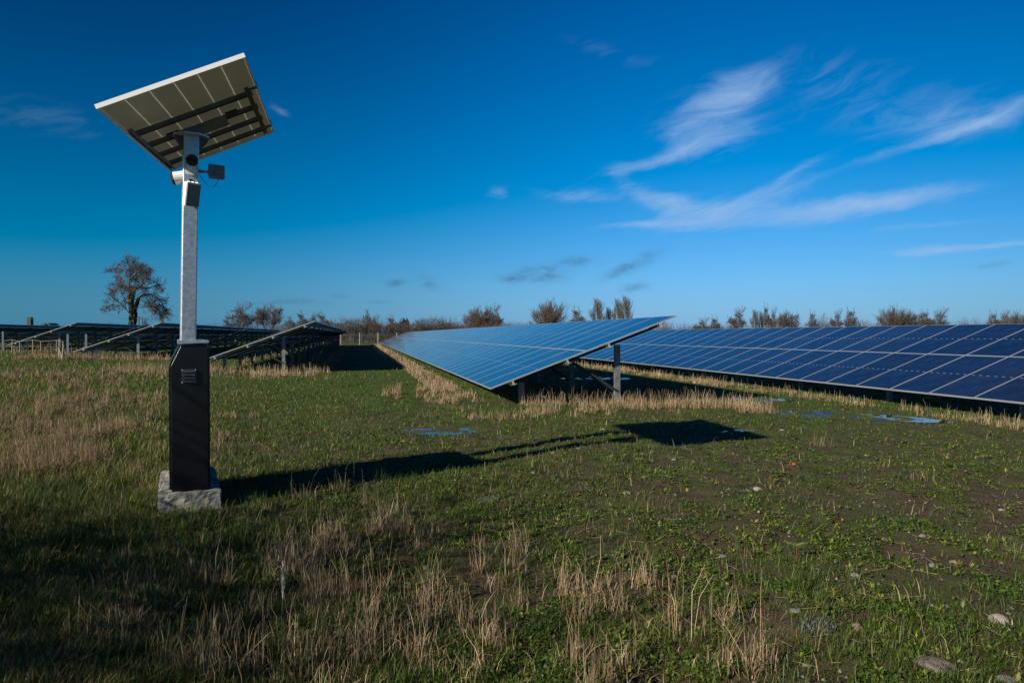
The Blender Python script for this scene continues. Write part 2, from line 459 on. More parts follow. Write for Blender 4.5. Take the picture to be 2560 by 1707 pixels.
def panel_mesh(mb, L, Wd, T=.035, lip=.013, mats=(0, 1, 2)):
    fr, gl, bk = mats; up = T / 2
    for (c, s) in (((L / 2, lip / 2), (L, lip)), ((L / 2, Wd - lip / 2), (L, lip)), ((lip / 2, Wd / 2), (lip, Wd - 2 * lip)), ((L - lip / 2, Wd / 2), (lip, Wd - 2 * lip))):
        mb.box((c[0], c[1], -up), (s[0], s[1], T), mi=fr)
    x0, x1, y0, y1 = lip, L - lip, lip, Wd - lip
    mb.face([(x0, y0, -.002), (x1, y0, -.002), (x1, y1, -.002), (x0, y1, -.002)], gl, [(0, 0), (1, 0), (1, 1), (0, 1)])
    mb.face([(x0, y0, -.007), (x0, y1, -.007), (x1, y1, -.007), (x1, y0, -.007)], bk, [(0, 0), (0, 1), (1, 1), (1, 0)])
    return mb


_pm = panel_mesh(MB(), LP, W).build('solar_panel', [M['frame'], M['glass'], M['back']])
PANEL = _pm.data; bpy.data.objects.remove(_pm)
CH = lambda w, h, t: [(-w / 2, -h / 2), (w / 2, -h / 2), (w / 2, h / 2), (w / 2 - t, h / 2), (w / 2 - t, -h / 2 + t), (-w / 2 + t, -h / 2 + t), (-w / 2 + t, h / 2), (-w / 2, h / 2)]
ct, st = math.cos(TILT), math.sin(TILT)
PUR_S = (.48, 1.78, 2.80, 4.10)
UNDER = .035
SLN = Vector((-st, 0, ct)); SLX = Vector((ct, 0, st))
def slope_pt(s, y, below): return SLX * s + Vector((0, y, 0)) - SLN * below
CACHE = {}


def table(u0, v0, zlow, n, label, group, clear=.40):
    x, y = uv2xy(u0, v0)
    root = empty('solar_table', (x, y, zlow), A_)
    tag(root, label, 'solar table', group)
    length = n * PITCH
    def add(name, key, fn, loc, material, rot=(0, 0, 0)):
        if key not in CACHE:
            mb = MB(); fn(mb); o = mb.build(name, material); CACHE[key] = o.data
        else:
            o = bpy.data.objects.new(name, CACHE[key]); COL.objects.link(o)
        o.parent = root; o.location = loc; o.rotation_euler = rot
        return o
    for k in range(n):
        for j in range(2):
            o = bpy.data.objects.new('solar_panel', PANEL); COL.objects.link(o); o.parent = root
            p = slope_pt(j * (LP + GAP), k * PITCH + GAP / 2, 0)
            o.location = p + Vector((0, 0, (random.random() - .5) * .004))
            o.rotation_euler = ((random.random() - .5) * .003, -TILT, 0)
    for s in PUR_S:
        add('purlin', ('pur', n, s), lambda mb: mb.prism(CH(.05, .085, .004), (0, .02, 0), (0, length - .02, 0), SLX, SLN), slope_pt(s, 0, UNDER + .0435), M['galv'])
    nb = max(1, round(length / 3.6)); sp_ = (length - 1.1) / nb
    xf, xr = .80, 3.05
    for k in range(nb + 1):
        yk = .55 + k * sp_
        sf, sr = xf / ct, xr / ct
        def raf(mb): mb.prism(CH(.045, .05, .005), slope_pt(.25, 0, 0), slope_pt(4.3, 0, 0), (0, 1, 0), SLN)
        add('rafter', 'raf', raf, Vector((0, yk, 0)) - SLN * (UNDER + .087 + .026), M['shadesteel'])
        zf = (slope_pt(sf, 0, UNDER + .19)).z; zr = (slope_pt(sr, 0, UNDER + .19)).z
        add('post', 'pf', lambda mb: mb.prism(CH(.12, .065, .006), (0, 0, -clear - .5), (0, 0, zf), (1, 0, 0), (0, 1, 0)), (xf, yk - .085, 0), M['steel'])
        add('post', 'pr', lambda mb: mb.prism(CH(.13, .075, .006), (0, 0, -clear - .5), (0, 0, zr), (1, 0, 0), (0, 1, 0)), (xr, yk - .09, 0), M['steel'])
        def brace(mb):
            a = Vector((xr - .07, 0, -clear + .28)); b = Vector((xr - 1.02, 0, (xr - 1.02) * st / ct - .26))
            mb.prism(CH(.06, .05, .004), a, b, (0, 1, 0), (b - a).cross(Vector((0, 1, 0))).normalized())
        add('brace', 'br', brace, (0, yk - .02, 0), M['shadesteel'])
        add('brace', 'br', brace, (0, yk - .155, 0), M['shadesteel'])
        def clampf(mb):
            mb.box((0, 0, 0), (.05, .012, .09), (SLX, (0, 1, 0), SLN)); mb.box(Vector(SLX) * .04 - SLN * .04, (.06, .05, .008), (SLX, (0, 1, 0), SLN))
        if k == 0:
            for s in PUR_S: add('bracket', 'cl', clampf, slope_pt(s + .035, .01, UNDER + .05), M['frame'])
    return root


def row(u0, v0, zlow, ns, labels, group):
    u = u0
    for n, lab in zip(ns, labels):
        table(u, v0, zlow, n, lab, group); u += n * PITCH + .09


row(14.5, 2.70, .42, (13, 26, 26, 13), (
    'nearest pale blue tilted solar table standing on grass right of centre',
    'long pale blue solar table joined behind the nearest one past the wide seam',
    'third pale blue table back in the middle row, squeezed by distance',
    'last pale table of the middle row, ending before the brown hedge'), 'blue tables of the middle row')
row(3.72, 12.28, .27, (26, 26), (
    'dark navy solar table running off the right edge of the photo behind puddles',
    'blue solar table continuing the dark row beyond its seam, half hidden by the nearest table'), 'tables of the right row')
row(29.0, -6.1, .55, (26, 26, 13), (
    'solar table showing its dark underside just right of the black cabinet',
    'middle table of the row right of the cabinet, its posts merging into a dark wall',
    'farthest table of the row right of the cabinet, next to the far fence'), 'underside tables right of the cabinet')
row(40.8, -14.9, .66, (26, 26), (
    'dark table behind the mast post, its bright end edge rising to the right',
    'far dark table stretching behind the mast towards the bare trees'), 'underside tables behind the mast')
row(53.8, -23.7, .86, (13, 26), (
    'dark table left of the ivy clad tree, bright edge climbing from the left',
    'flat topped dark table just below the ivy clad tree'), 'underside tables at the left')
row(57.0, -32.4, .84, (26, 13), (
    'leftmost dark solar table cut by the left frame edge, below the brick pillar',
    'dark low table behind the leftmost one, in line with it'), 'tables at the left edge')

# ------------------------------------------------------------------ solar powered camera mast
PX, PY = -2.881, 6.15
PZ = float(gz(np.array(PX), np.array(PY)))
mast = empty('camera_mast', (PX, PY, 0))
tag(mast, 'tall galvanised mast with tilted solar panel, cameras and black cabinet on concrete', 'camera mast')
def ang(deg): return Vector((math.cos(R(deg)), math.sin(R(deg)), 0))
ZV = Vector((0, 0, 1))
EX, EY = ang(28), ang(118)             # post faces: -EY looks at the camera, -EX at the sun
CX_, CY_ = ang(26), ang(116)           # cabinet axes
# block
import bmesh
mb = MB()
bc_ = CX_ * .01 + CY_ * .27
n1 = [(-.262, -.42), (.262, -.42), (.262, .80), (-.262, .80)]
mb.prism(n1, bc_ + Vector((0, 0, -.25)), bc_ + Vector((0, 0, .175)), CX_, CY_, scale1=.965)
cb = mb.build('concrete_base', M['concrete'], mast, bevel=.012)
bm = bmesh.new(); bm.from_mesh(cb.data); bmesh.ops.subdivide_edges(bm, edges=[e for e in bm.edges if e.calc_length() > .1], cuts=14, use_grid_fill=True)
for v in bm.verts:
    c = v.co; k_ = c.x * 37 + c.y * 53 + c.z * 71
    v.co += Vector((math.sin(c.y * 31 + c.z * 47), math.sin(c.x * 29 + c.z * 41), math.sin(c.x * 33 + c.y * 27))) * .0045 + v.normal * ((float(vn(np.array(c.x + c.z), np.array(c.y - c.z), .035, 77)) - .6) * .012)
bm.to_mesh(cb.data); bm.free()
# cabinet
cw, x0, x1 = .33, -.155, .172
zb, zt_ = .176, 1.468
prof = [(x0, zb), (x1, zb), (x1, zt_ + .012), (x0 + .095, zt_)]
import bmesh
def rounded(pts, idx, r, n=5):
    out = []
    for i, p in enumerate(pts):
        if i not in idx: out.append(p); continue
        a = Vector(pts[i - 1]); b = Vector(p); c = Vector(pts[(i + 1) % len(pts)])
        d0 = (a - b).normalized() * r; d1 = (c - b).normalized() * r
        for k in range(n + 1):
            t = k / n; q = (b + d0) * (1 - t) ** 2 + b * 2 * t * (1 - t) + (b + d1) * t ** 2; out.append(tuple(q))
    return out
prof = [(x0, zb), (x1, zb), (x1, zt_), (x0 + .085, zt_), (x0, zt_ - .185)]
mb = MB(); mb.prism(prof, -CY_ * .085, CY_ * 1.0, CX_, ZV)
cab = mb.build('cabinet', M['black'], mast, bevel=.020, seg=5)
# vent
mb = MB(); vc = CX_ * .002 - CY_ * .0885 + ZV * 1.188
mb.box(vc, (.118, .004, .122), (CX_, CY_, ZV)); vent = mb.build('vent', M['slat'], cab)
for k in range(4):
    mb = MB(); zc = .043 - k * .0285
    mb.prism([(0, -.012), (.014, -.009), (.003, .012), (0, .012)], vc - CX_ * .05 - CY_ * .003 + ZV * zc, vc + CX_ * .05 - CY_ * .003 + ZV * zc, -CY_, ZV)
    mb.build('louvre', M['slat'], cab)
for i in (-1, 1):
    for j in (-1, 1):
        mb = MB(); c = vc + CX_ * .053 * i + ZV * .055 * j - CY_ * .002; mb.tube(c, c - CY_ * .004, .004, 8); mb.build('screw', M['alu'], cab)
# foot plate on the cabinet
mb = MB(); mb.prism([(-.085, 0), (.165, .012), (.165, .034), (.06, .036), (-.085, .036)], -CY_ * .09 + ZV * 1.4685, CY_ * .98 + ZV * 1.4685, CX_, ZV)
mb.build('foot_plate', M['galv'], mast, bevel=.002)
# posts: a pair, one behind the other (their two shadows lie side by side on the grass)
LEAN = Vector((.034, 0, 0)); Z0, Z1 = 1.505, 3.30
hw = .0625
for off in (Vector((0, 0, 0)), EX * .030 + EY * .56):
    mb = MB(); mb.prism(rounded([(-hw, -hw), (hw, -hw), (hw, .14), (-hw, .14)], (0, 1, 2, 3), .010, 3), off + ZV * Z0, off + LEAN + ZV * Z1, EX, EY)
    mb.build('post', M['galv'], mast)
TOP = LEAN + ZV * Z1
# cap plates, gussets
oc = [(.155 * math.cos(R(22.5 + 45 * i)), .155 * math.sin(R(22.5 + 45 * i))) for i in range(8)]
mb = MB(); mb.prism(oc, TOP, TOP + ZV * .012, EX, EY)
mb.build('top_flange', M['galv'], mast)
for d in (EX, -EX, EY, -EY):
    if d == -EY: continue
    side = d.cross(ZV)
    mb = MB(); p = TOP - ZV * .001 + d * .064; mb.prism([(0, 0), (.075, 0), (.075, -.02), (0, -.12)], p - side * .004, p + side * .004, d, ZV); mb.build('gusset', M['galvdark'], mast)
# panel on top
PA = Vector((-3.04, 5.07, 3.2)); e1 = Vector((.886, .204, .416)).normalized(); e2 = Vector((-.59, 2.06, .0))
e2 = (e2 - e1 * e2.dot(e1)).normalized(); en = e1.cross(e2).normalized()
Wp, Lp = 1.134, 2.17
mb = panel_mesh(MB(), Lp, Wp, T=.034, lip=.012)
tp = mb.build('solar_panel', [M['alu'], M['glass2'], M['back2']], mast)
# local x -> e2 (long), local y -> e1 reversed so that z is up
org = PA - Vector((PX, PY, 0)) + en * .034
mm = Matrix.Identity(4)
for i, ax in enumerate((e2, -e1, en)):
    for j in range(3): mm[j][i] = ax[j]
o2 = org + e1 * Wp
for j in range(3): mm[j][3] = o2[j]
if Vector(e2).cross(-e1).dot(en) < 0:
    for j in range(3): mm[j][2] = en[j]
    for j in range(3): mm[j][1] = e1[j]; mm[j][3] = org[j]
tp.matrix_local = mm
def on_panel(s, t, below): return (PA - Vector((PX, PY, 0))) + e1 * (s * Wp) + e2 * (t * Lp) - en * below
for t in (.33, .505, .675, .84):
    mb = MB(); mb.prism(CH(.048, .035, .004), on_panel(.05, t, .022), on_panel(.95, t, .022), e2, -en); mb.build('rail', M['galvdark'], mast)
for s in (.065, .92):
    mb = MB(); mb.prism(CH(.038, .035, .004), on_panel(s, .22, .064), on_panel(s, .88, .064), e1, -en); mb.build('channel', M['galvdark'], mast)
for s in (.27, .74):
    mb = MB(); mb.box(on_panel(s, .478, .016), (.11, .035, .022), (e1, e2, en)); mb.build('junction_box', M['plastic'], mast)
for t in (.26, .80):
    mb = MB(); mb.box(on_panel(.965, t, .045), (.07, .015, .02), (e1, e2, en)); mb.box(on_panel(1.004, t, .02), (.006, .022, .045), (e1, e2, en)); mb.build('clamp', M['galvdark'], mast)
# bracket between the flange and the rails
mb = MB()
for sx, wdt in ((0, .15),):
    h0 = TOP + ZV * .012
    c0 = h0; pl = on_panel(.5, .5, .045)
    up = pl - c0
    pr = []
    q = [(-.075, -.075), (.075, -.075), (.075, .075), (-.075, .075)]
    base_ = [c0 + EX * a + EY * b for a, b in q]
    topv = []
    for p in base_:
        # rise until the rail plane
        tt = (pl - p).dot(en) / ZV.dot(en); topv.append(p + ZV * tt)
    b0 = 0; mb.v = [tuple(p) for p in base_ + topv]
    mb.f = [(0, 1, 5, 4), (1, 2, 6, 5), (2, 3, 7, 6), (3, 0, 4, 7), (3, 2, 1, 0), (4, 5, 6, 7)]; mb.m = [0] * 6
mb.build('head_bracket', M['galvdark'], mast, bevel=.003)
mb = MB(); mb.box(on_panel(.5, .5, .05), (.42, .30, .008), (e1, e2, en)); mb.build('mounting_plate', M['galvdark'], mast)
# bullet camera at the front
def lathe(mb, p, d, prof_, n=20, mi=0, sq=1.):
    d = Vector(d).normalized(); ex = d.cross(ZV).normalized(); ey = ex.cross(d); b = len(mb.v)
    for (t, r) in prof_:
        for i in range(n):
            a = 2 * math.pi * (i + .5) / n; mb.v.append(tuple(Vector(p) + d * t + ex * r * math.cos(a) + ey * r * math.sin(a) * sq))
    for k in range(len(prof_) - 1):
        for i in range(n):
            j = (i + 1) % n; mb.f.append((b + k * n + i, b + k * n + j, b + (k + 1) * n + j, b + (k + 1) * n + i)); mb.m.append(mi)
    mb.f.append(tuple(b + i for i in reversed(range(n)))); mb.m.append(mi)
    mb.f.append(tuple(b + (len(prof_) - 1) * n + i for i in range(n))); mb.m.append(mi)
def at(z): return LEAN * ((z - Z0) / (Z1 - Z0)) + ZV * z
def bullet(p, d, size=1.):
    mb = MB(); lathe(mb, p, d, [(-.13 * size, .028 * size), (-.12 * size, .042 * size), (0, .050 * size)], 20); body = mb.build('camera', M['whitep'], mast, smooth=False)
    mb = MB(); lathe(mb, Vector(p) + Vector(d).normalized() * .001, d, [(0, .052 * size), (.016 * size, .052 * size), (.020 * size, .046 * size)], 8); mb.build('camera_face', M['plastic'], body)
    ex = Vector(d).cross(ZV).normalized(); upv = ex.cross(Vector(d).normalized())
    for k in (-1, 1):
        mb = MB(); c = Vector(p) + Vector(d).normalized() * .0205 * size + ex * .022 * k * size + upv * .008 * size; lathe(mb, c, d, [(0, .017 * size), (.003, .016 * size), (.0045, .011 * size)], 14); mb.build('lens', M['lens'], body)
    mb = MB(); c = Vector(p) + Vector(d).normalized() * .0205 * size - upv * .03 * size; mb.box(c, (.03, .003, .012), (ex, Vector(d).normalized(), upv)); mb.build('sensor_window', mat('sensor_window', (.10, .05, .045), .2), body)
    return body
cp = at(3.055) - EY * .20 + EX * .000
camd = (-EY * .9 + EX * -.18 + ZV * -.34)
body = bullet(cp, camd)
mb = MB(); mb.tube(at(2.995) - EY * .062, at(2.995) - EY * .10, .045, 16); mb.tube(at(2.998) - EY * .10, cp + EY * .085 + ZV * .03, .016, 10); mb.build('camera_arm', M['whitep'], body)
# second camera behind the post, looking left
d2 = (-EX * .9 + EY * .25 - ZV * .25)
b2 = bullet(at(2.93) - EX * .125 + EY * .03, d2, 1.15)
mb = MB(); mb.tube(at(2.96) - EX * .06, at(2.96) - EX * .02 + EY * .0, .03, 12); mb.build('camera_arm', M['whitep'], b2)
# flat grey antenna unit on an arm to the right
fc_ = at(2.985) + Vector((.246, -.05, 0))
nx_ = ang(20); ny_ = ang(110)
mb = MB(); mb.prism(rounded([(-.062, -.064), (.072, -.066), (.072, .058), (-.062, .066)], (0, 1, 2, 3), .014, 3), fc_ - ny_ * .012, fc_ + ny_ * .012, nx_, ZV)
unit = mb.build('antenna_unit', M['greyp'], mast, bevel=.002)
mb = MB(); mb.box(fc_ - ny_ * .018 - nx_ * .035 + ZV * .005, (.045, .014, .085), (nx_, ny_, ZV))
for i in range(2):
    for j in range(2): mb.box(fc_ - ny_ * .0145 + nx_ * (.012 + .035 * i) + ZV * (-.03 + .06 * j), (.028, .005, .045), (nx_, ny_, ZV))
mb.box(fc_ - ny_ * .030 - nx_ * .03 + ZV * .0, (.022, .012, .022), (nx_, ny_, ZV)); mb.build('antenna_back', mat('mid_grey_plastic', (.18, .20, .22), .5), unit)
mb = MB(); mb.tube(at(3.01) + EX * .064, at(3.005) + EX * .13 - EY * .02, .018, 10, .008); mb.tube(at(3.005) + EX * .13 - EY * .02, fc_ - nx_ * .045 + ZV * .01, .011, 10); mb.box(at(3.005) + EX * .15 - EY * .02, (.03, .03, .03), (EX, EY, ZV)); mb.build('arm', M['greyp'], unit)
mb = MB(); a = at(2.97) + EX * .07 - EY * .03; b = fc_ + nx_ * .02 - ZV * .065; prev = a
for k in range(1, 13):
    t = k / 12; q = a.lerp(b, t) - ZV * (.085 * 4 * t * (1 - t)); q = q + nx_ * (.02 * math.sin(math.pi * t)); mb.tube(prev, q, .0028, 6); prev = q
mb.build('cable', M['cable'], unit)
# flood lamp below the camera: white housing, dark glass, tipped down
LX, LY = ang(50), ang(140)
lc_ = at(2.775) - EY * .125 + EX * .004
lt = R(14); ly = (-LY * math.cos(lt) - ZV * math.sin(lt)); lz = (ZV * math.cos(lt) - LY * math.sin(lt))
mb = MB(); mb.box(lc_, (.125, .060, .205), (LX, ly, lz)); lamp = mb.build('flood_lamp', M['whitep'], mast, bevel=.004)
mb = MB(); mb.box(lc_ + ly * .0325 - lz * .008, (.112, .005, .182), (LX, ly, lz)); mb.build('lamp_glass', M['lampg'], lamp)
mb = MB(); mb.box(lc_ + ly * .034 + lz * .094, (.127, .012, .012), (LX, ly, lz)); mb.build('lamp_rim', M['whitep'], lamp)
mb = MB()
for k in range(3): mb.box(lc_ + lz * .106 + LX * (-.035 + .035 * k), (.006, .05, .008), (LX, ly, lz))
mb.build('lamp_fins', M['whitep'], lamp)
mb = MB(); mb.box(at(2.775) - EY * .078, (.05, .034, .11), (EX, EY, ZV)); mb.build('lamp_bracket', M['whitep'], lamp)
mb = MB(); mb.tube(at(2.90) - EY * .0615, at(2.90) - EY * .070, .019, 14); mb.build('grommet', M['cable'], mast)

# ------------------------------------------------------------------ bare trees
def seg_mesh(name, S, mat_, parent, n=4):
    S = np.asarray(S, float)
    p0, p1, r0, r1 = S[:, :3], S[:, 3:6], S[:, 6], S[:, 7]
    d = p1 - p0; d /= np.linalg.norm(d, axis=1)[:, None] + 1e-9
    ref = np.where(np.abs(d[:, 2:3]) > .9, np.array([[1., 0, 0]]), np.array([[0, 0, 1.]]))
    ex = np.cross(d, ref); ex /= np.linalg.norm(ex, axis=1)[:, None]; ey = np.cross(d, ex)
    V = []
    for P, r in ((p0, r0), (p1, r1)):
        for i in range(n):
            a = 2 * math.pi * i / n; V.append(P + (ex * math.cos(a) + ey * math.sin(a)) * r[:, None])
    V = np.stack(V, 1); m = len(S); base = np.arange(m)[:, None] * 2 * n
    fs = [base + np.array([[i, (i + 1) % n, n + (i + 1) % n, n + i]]) for i in range(n)]
    return npmesh(name, V.reshape(-1, 3), np.concatenate(fs), mat_, parent)


def grow(out, p, d, L, r, depth, rg, up=.15, spread=.6, nchild=5, wig=.22, rmin=.010, kids=.62):
    p = np.array(p, float); d = np.array(d, float); d /= np.linalg.norm(d)
    ns = 4 if depth > 1 else 3; pts = [p]; rr = [r]
    for i in range(ns):
        d = d + rg.normal(0, wig, 3) * np.array([1, 1, .8]) + np.array([0, 0, up]); d /= np.linalg.norm(d)
        q = pts[-1] + d * L / ns; pts.append(q); rr.append(max(rmin, r * (1 - .75 * (i + 1) / ns)))
        out.append([*pts[-2], *q, rr[-2], rr[-1]])
    if depth <= 0: return
    for k in range(nchild):
        t = rg.uniform(.25, 1.0) if k else 1.; i = min(ns - 1, int(t * ns)); f = t * ns - i
        q = pts[i] * (1 - f) + pts[i + 1] * f; dd = pts[i + 1] - pts[i]; dd /= np.linalg.norm(dd)
        sd_ = rg.normal(0, 1, 3); sd_ -= sd_ @ dd * dd; sd_ /= np.linalg.norm(sd_)
        a = rg.uniform(.5, 1.) * spread
        grow(out, q, dd * math.cos(a) + sd_ * math.sin(a), L * kids * rg.uniform(.75, 1.15), max(rmin, rr[i] * .6), depth - 1, rg, up, spread, nchild, wig, rmin, kids)


def ivy_on(paths, rad, count, rg, leaf=.10):
    V = []; A = []
    P = np.array(paths, float)
    for _ in range(count):
        k = rg.integers(len(P) - 1); t = rg.random(); c = P[k] * (1 - t) + P[k + 1] * t
        a = rg.uniform(0, 2 * math.pi); rr = rad * (.6 + .55 * rg.random()); z = c[2] + rg.normal(0, .1)
        q = np.array([c[0] + rr * math.cos(a), c[1] + rr * math.sin(a), z])
        e = rg.normal(0, 1, 3); e /= np.linalg.norm(e); f = np.cross(e, rg.normal(0, 1, 3)); f /= np.linalg.norm(f)
        s = leaf * rg.uniform(.6, 1.5); V += [q - e * s, q + f * s * .7, q + e * s, q - f * s * .7]; A += [rg.random()] * 4
    V = np.array(V); return V, np.arange(len(V)).reshape(-1, 4), A


# the big ivy-clad tree at the left
rg = np.random.default_rng(3)
D = 90.; bx = (332 - 1280) / F * D; tz = float(gz(np.array(bx), np.array(D)))
big = empty('bare_tree', (bx, D, tz)); big.scale = (.86, .86, 1); tag(big, 'tallest bare tree with ivied trunk, alone above the dark tables at the left', 'tree', 'bare trees')
def bp(zx, zy, y=0.): return np.array([(zx - 1735) * .00996, y, (1134 - zy) * .00996 + EYE - tz])
lim = {
    'a': ([(1720, 820), (1690, 700), (1672, 580), (1688, 450), (1700, 340), (1690, 250)], .20, 0.),
    'b': ([(1745, 820), (1735, 690), (1770, 600), (1810, 540), (1890, 515), (1960, 450), (2010, 395)], .18, -.6),
    'c': ([(1770, 780), (1800, 665), (1870, 612), (1960, 600), (2050, 640), (2110, 700), (2130, 780)], .16, .8),
    'd': ([(1780, 778), (1880, 772), (1990, 750), (2070, 770), (2115, 820)], .07, .3),
    'e': ([(1700, 880), (1640, 800), (1570, 725), (1500, 670), (1475, 740)], .09, -.4),
    'f': ([(1675, 570), (1600, 450), (1520, 370), (1440, 320)], .10, .5),
    'g': ([(1690, 450), (1760, 370), (1840, 310), (1890, 320)], .10, -.5),
    'h': ([(1770, 600), (1760, 500), (1790, 400), (1800, 320)], .09, .2),
    'i': ([(1640, 800), (1590, 650), (1520, 560), (1460, 530)], .06, .5),
    'j': ([(1900, 515), (1990, 520), (2080, 500), (2160, 540)], .08, -.3)}
segs = []; tw = []
tp_ = [bp(1735, 1320), bp(1728, 1000), bp(1745, 890), bp(1738, 800)]
rt = [.55, .42, .40, .3]
for i in range(3): segs.append([*tp_[i], *tp_[i + 1], rt[i], rt[i + 1]])
for k, (pl_, r, dep) in lim.items():
    pts = [bp(*q, dep * i / len(pl_) * 2.2 + rg.normal(0, .1)) for i, q in enumerate(pl_)]
    n_ = len(pts)
    for i in range(n_ - 1):
        segs.append([*pts[i], *pts[i + 1], r * (1 - .75 * i / n_), r * (1 - .75 * (i + 1) / n_)])
    for i in range(1, n_):
        m_ = (7 if i >= n_ - 2 else 5) if i > 1 else 1
        for q in range(m_):
            t = rg.random(); p = pts[i - 1] * (1 - t) + pts[i] * t; d = (pts[i] - pts[i - 1]); d /= np.linalg.norm(d)
            sdv = rg.normal(0, 1, 3); sdv /= np.linalg.norm(sdv); dd = d * .75 + sdv * .6 + np.array([0, 0, .12 if k not in 'cd' else -.15])
            grow(tw, p, dd, rg.uniform(.55, 1.05), .03, 3, rg, .03 if k not in 'cd' else -.06, .6, 4, .2, .010, .72)
seg_mesh('trunk', segs, M['bark'], big, 8)
seg_mesh('crown', tw, M['twig'], big, 3)
V1, F1, A1 = ivy_on([bp(1735, 1320), bp(1728, 1000), bp(1745, 880), bp(1735, 790)], .46, 2300, rg, .13)
V2, F2, A2 = ivy_on([bp(1720, 820, 0), bp(1690, 700, .1), bp(1672, 580, .2)], .24, 800, rg, .11)
V3, F3, A3 = ivy_on([bp(1745, 820, -.1), bp(1735, 690, -.3), bp(1770, 610, -.5)], .24, 700, rg, .11)
V4, F4, A4 = ivy_on([bp(1770, 780, 0.1), bp(1800, 670, .4)], .22, 350, rg, .11)
V = np.concatenate([V1, V2, V3, V4]); npmesh('ivy', V, np.arange(len(V)).reshape(-1, 4), M['ivy'], big, A1 + A2 + A3 + A4)


def proto(kind, seed):
    """tree prototypes about 10 m tall; returns a root with trunk, crown and sometimes ivy"""
    rg = np.random.default_rng(seed); root = empty('bare_tree', (0, 0, -50)); tr = []; cr = []
    mt = M['twig']
    if kind == 'open':            # spreading, a clear trunk
        grow(tr, (0, 0, 0), (0, 0, 1), 4.2, .30, 0, rg, .1, wig=.06, rmin=.2)
        for k in range(7):
            a = k * 2.4; z = 2.2 + .45 * k
            grow(cr, (tr[-1][3] * z / 5, tr[-1][4] * z / 5, min(z, 4.2)), (math.cos(a) * .75, math.sin(a) * .75, .9), 4.0 - .15 * k, .13, 3, rg, .05, .85, 6, .2, .030, .62)
        grow(cr, tr[-1][3:6], (0, 0, 1), 4.6, .18, 3, rg, .03, .85, 7, .15, .030, .6)
    elif kind == 'twin':
        for sgn in (-1, 1):
            grow(tr, (sgn * .8, 0, 0), (sgn * .12, 0, 1), 3.6, .24, 0, rg, .1, wig=.08, rmin=.16)
            for k in range(7):
                a = rg.uniform(0, 6.3); t = rg.uniform(.5, 1); q = np.array(tr[-3][:3]) * (1 - t) + np.array(tr[-1][3:6]) * t
                grow(cr, q, (math.cos(a) * .55 + sgn * .25, math.sin(a) * .6, 1.), 3.8, .12, 3, rg, .06, .8, 6, .18, .030, .62)
    elif kind == 'poplar':
        mt = M['bark']
        grow(tr, (0, 0, 0), (0, 0, 1), 8., .13, 0, rg, .1, wig=.03, rmin=.05)
        for k in range(46):
            z = rg.uniform(.8, 8.2); a = rg.uniform(0, 6.3); grow(cr, (0, 0, z), (math.cos(a) * .40, math.sin(a) * .40, 1), 1.5 + (9 - z) * .26, .03, 2, rg, .10, .34, 5, .09, .016, .62)
    elif kind == 'willow':         # many stems from low down, rounded brush
        mt = M['twigred']
        for k in range(70):
            a = rg.uniform(0, 6.3); s = rg.uniform(.0, .95); grow(cr if k > 3 else tr, (math.cos(a) * s, math.sin(a) * s, rg.uniform(0, 1.5)), (math.cos(a) * s * 1.2, math.sin(a) * s * 1.2, 1), rg.uniform(5, 6.6) * (1 - .22 * s), .07, 2, rg, .12, .5, 7, .12, .020, .48)
    elif kind == 'scrub':
        mt = M['twigred']
        for k in range(40):
            a = rg.uniform(0, 6.3); s = rg.uniform(.0, 2.2); grow(cr if k > 3 else tr, (math.cos(a) * s, math.sin(a) * s, 0), (math.cos(a) * s * .4, math.sin(a) * s * .4, 1), rg.uniform(4, 6.5) * (1.15 - .2 * s), .06, 2, rg, .02, .9, 5, .25, .02, .55)
    elif kind == 'ivied':
        grow(tr, (0, 0, 0), (.05, 0, 1), 5.5, .24, 0, rg, .1, wig=.1, rmin=.14)
        for k in range(9):
            a = rg.uniform(0, 6.3); t = rg.uniform(.3, 1); q = np.array(tr[0][:3]) * (1 - t) + np.array(tr[-1][3:6]) * t
            grow(cr, q, (math.cos(a) * .7, math.sin(a) * .7, .8), 3.2, .1, 3, rg, .06, .75, 5, .25, .030, .62)
        V, Fc, A = ivy_on([tr[0][:3]] + [s[3:6] for s in tr], .75, 1500, rg, .2)
        npmesh('ivy', V, Fc, M['ivy'], root, A)
    elif kind == 'evergreen':
        grow(tr, (0, 0, 0), (0, 0, 1), 5., .25, 1, rg, .1, wig=.1, rmin=.1)
        V = []; A = []
        for _ in range(4200):
            th = rg.uniform(0, 6.3); ph = rg.random() ** .5; q = np.array([math.cos(th) * ph * 3.2, math.sin(th) * ph * 3.2, 0]); lump = .7 + .3 * math.sin(th * 3 + ph * 4)
            q[:2] *= lump; q[2] = 6 + rg.uniform(-1, 1) * 3.6 * math.sqrt(max(0, 1 - ph * ph)) * lump + rg.normal(0, .3)
            e = rg.normal(0, 1, 3); e /= np.linalg.norm(e); f = np.cross(e, rg.normal(0, 1, 3)); f /= np.linalg.norm(f); s = rg.uniform(.15, .35)
            V += [q - e * s, q + f * s * .7, q + e * s, q - f * s * .7]; A += [rg.random() * .6] * 4
        seg_mesh('trunk', tr, M['bark'], root, 6); npmesh('crown', np.array(V), np.arange(len(V)).reshape(-1, 4), M['ivy'], root, A)
        return root
    seg_mesh('trunk', tr, M['bark'], root, 6); seg_mesh('crown', cr, mt, root, 3)
    return root


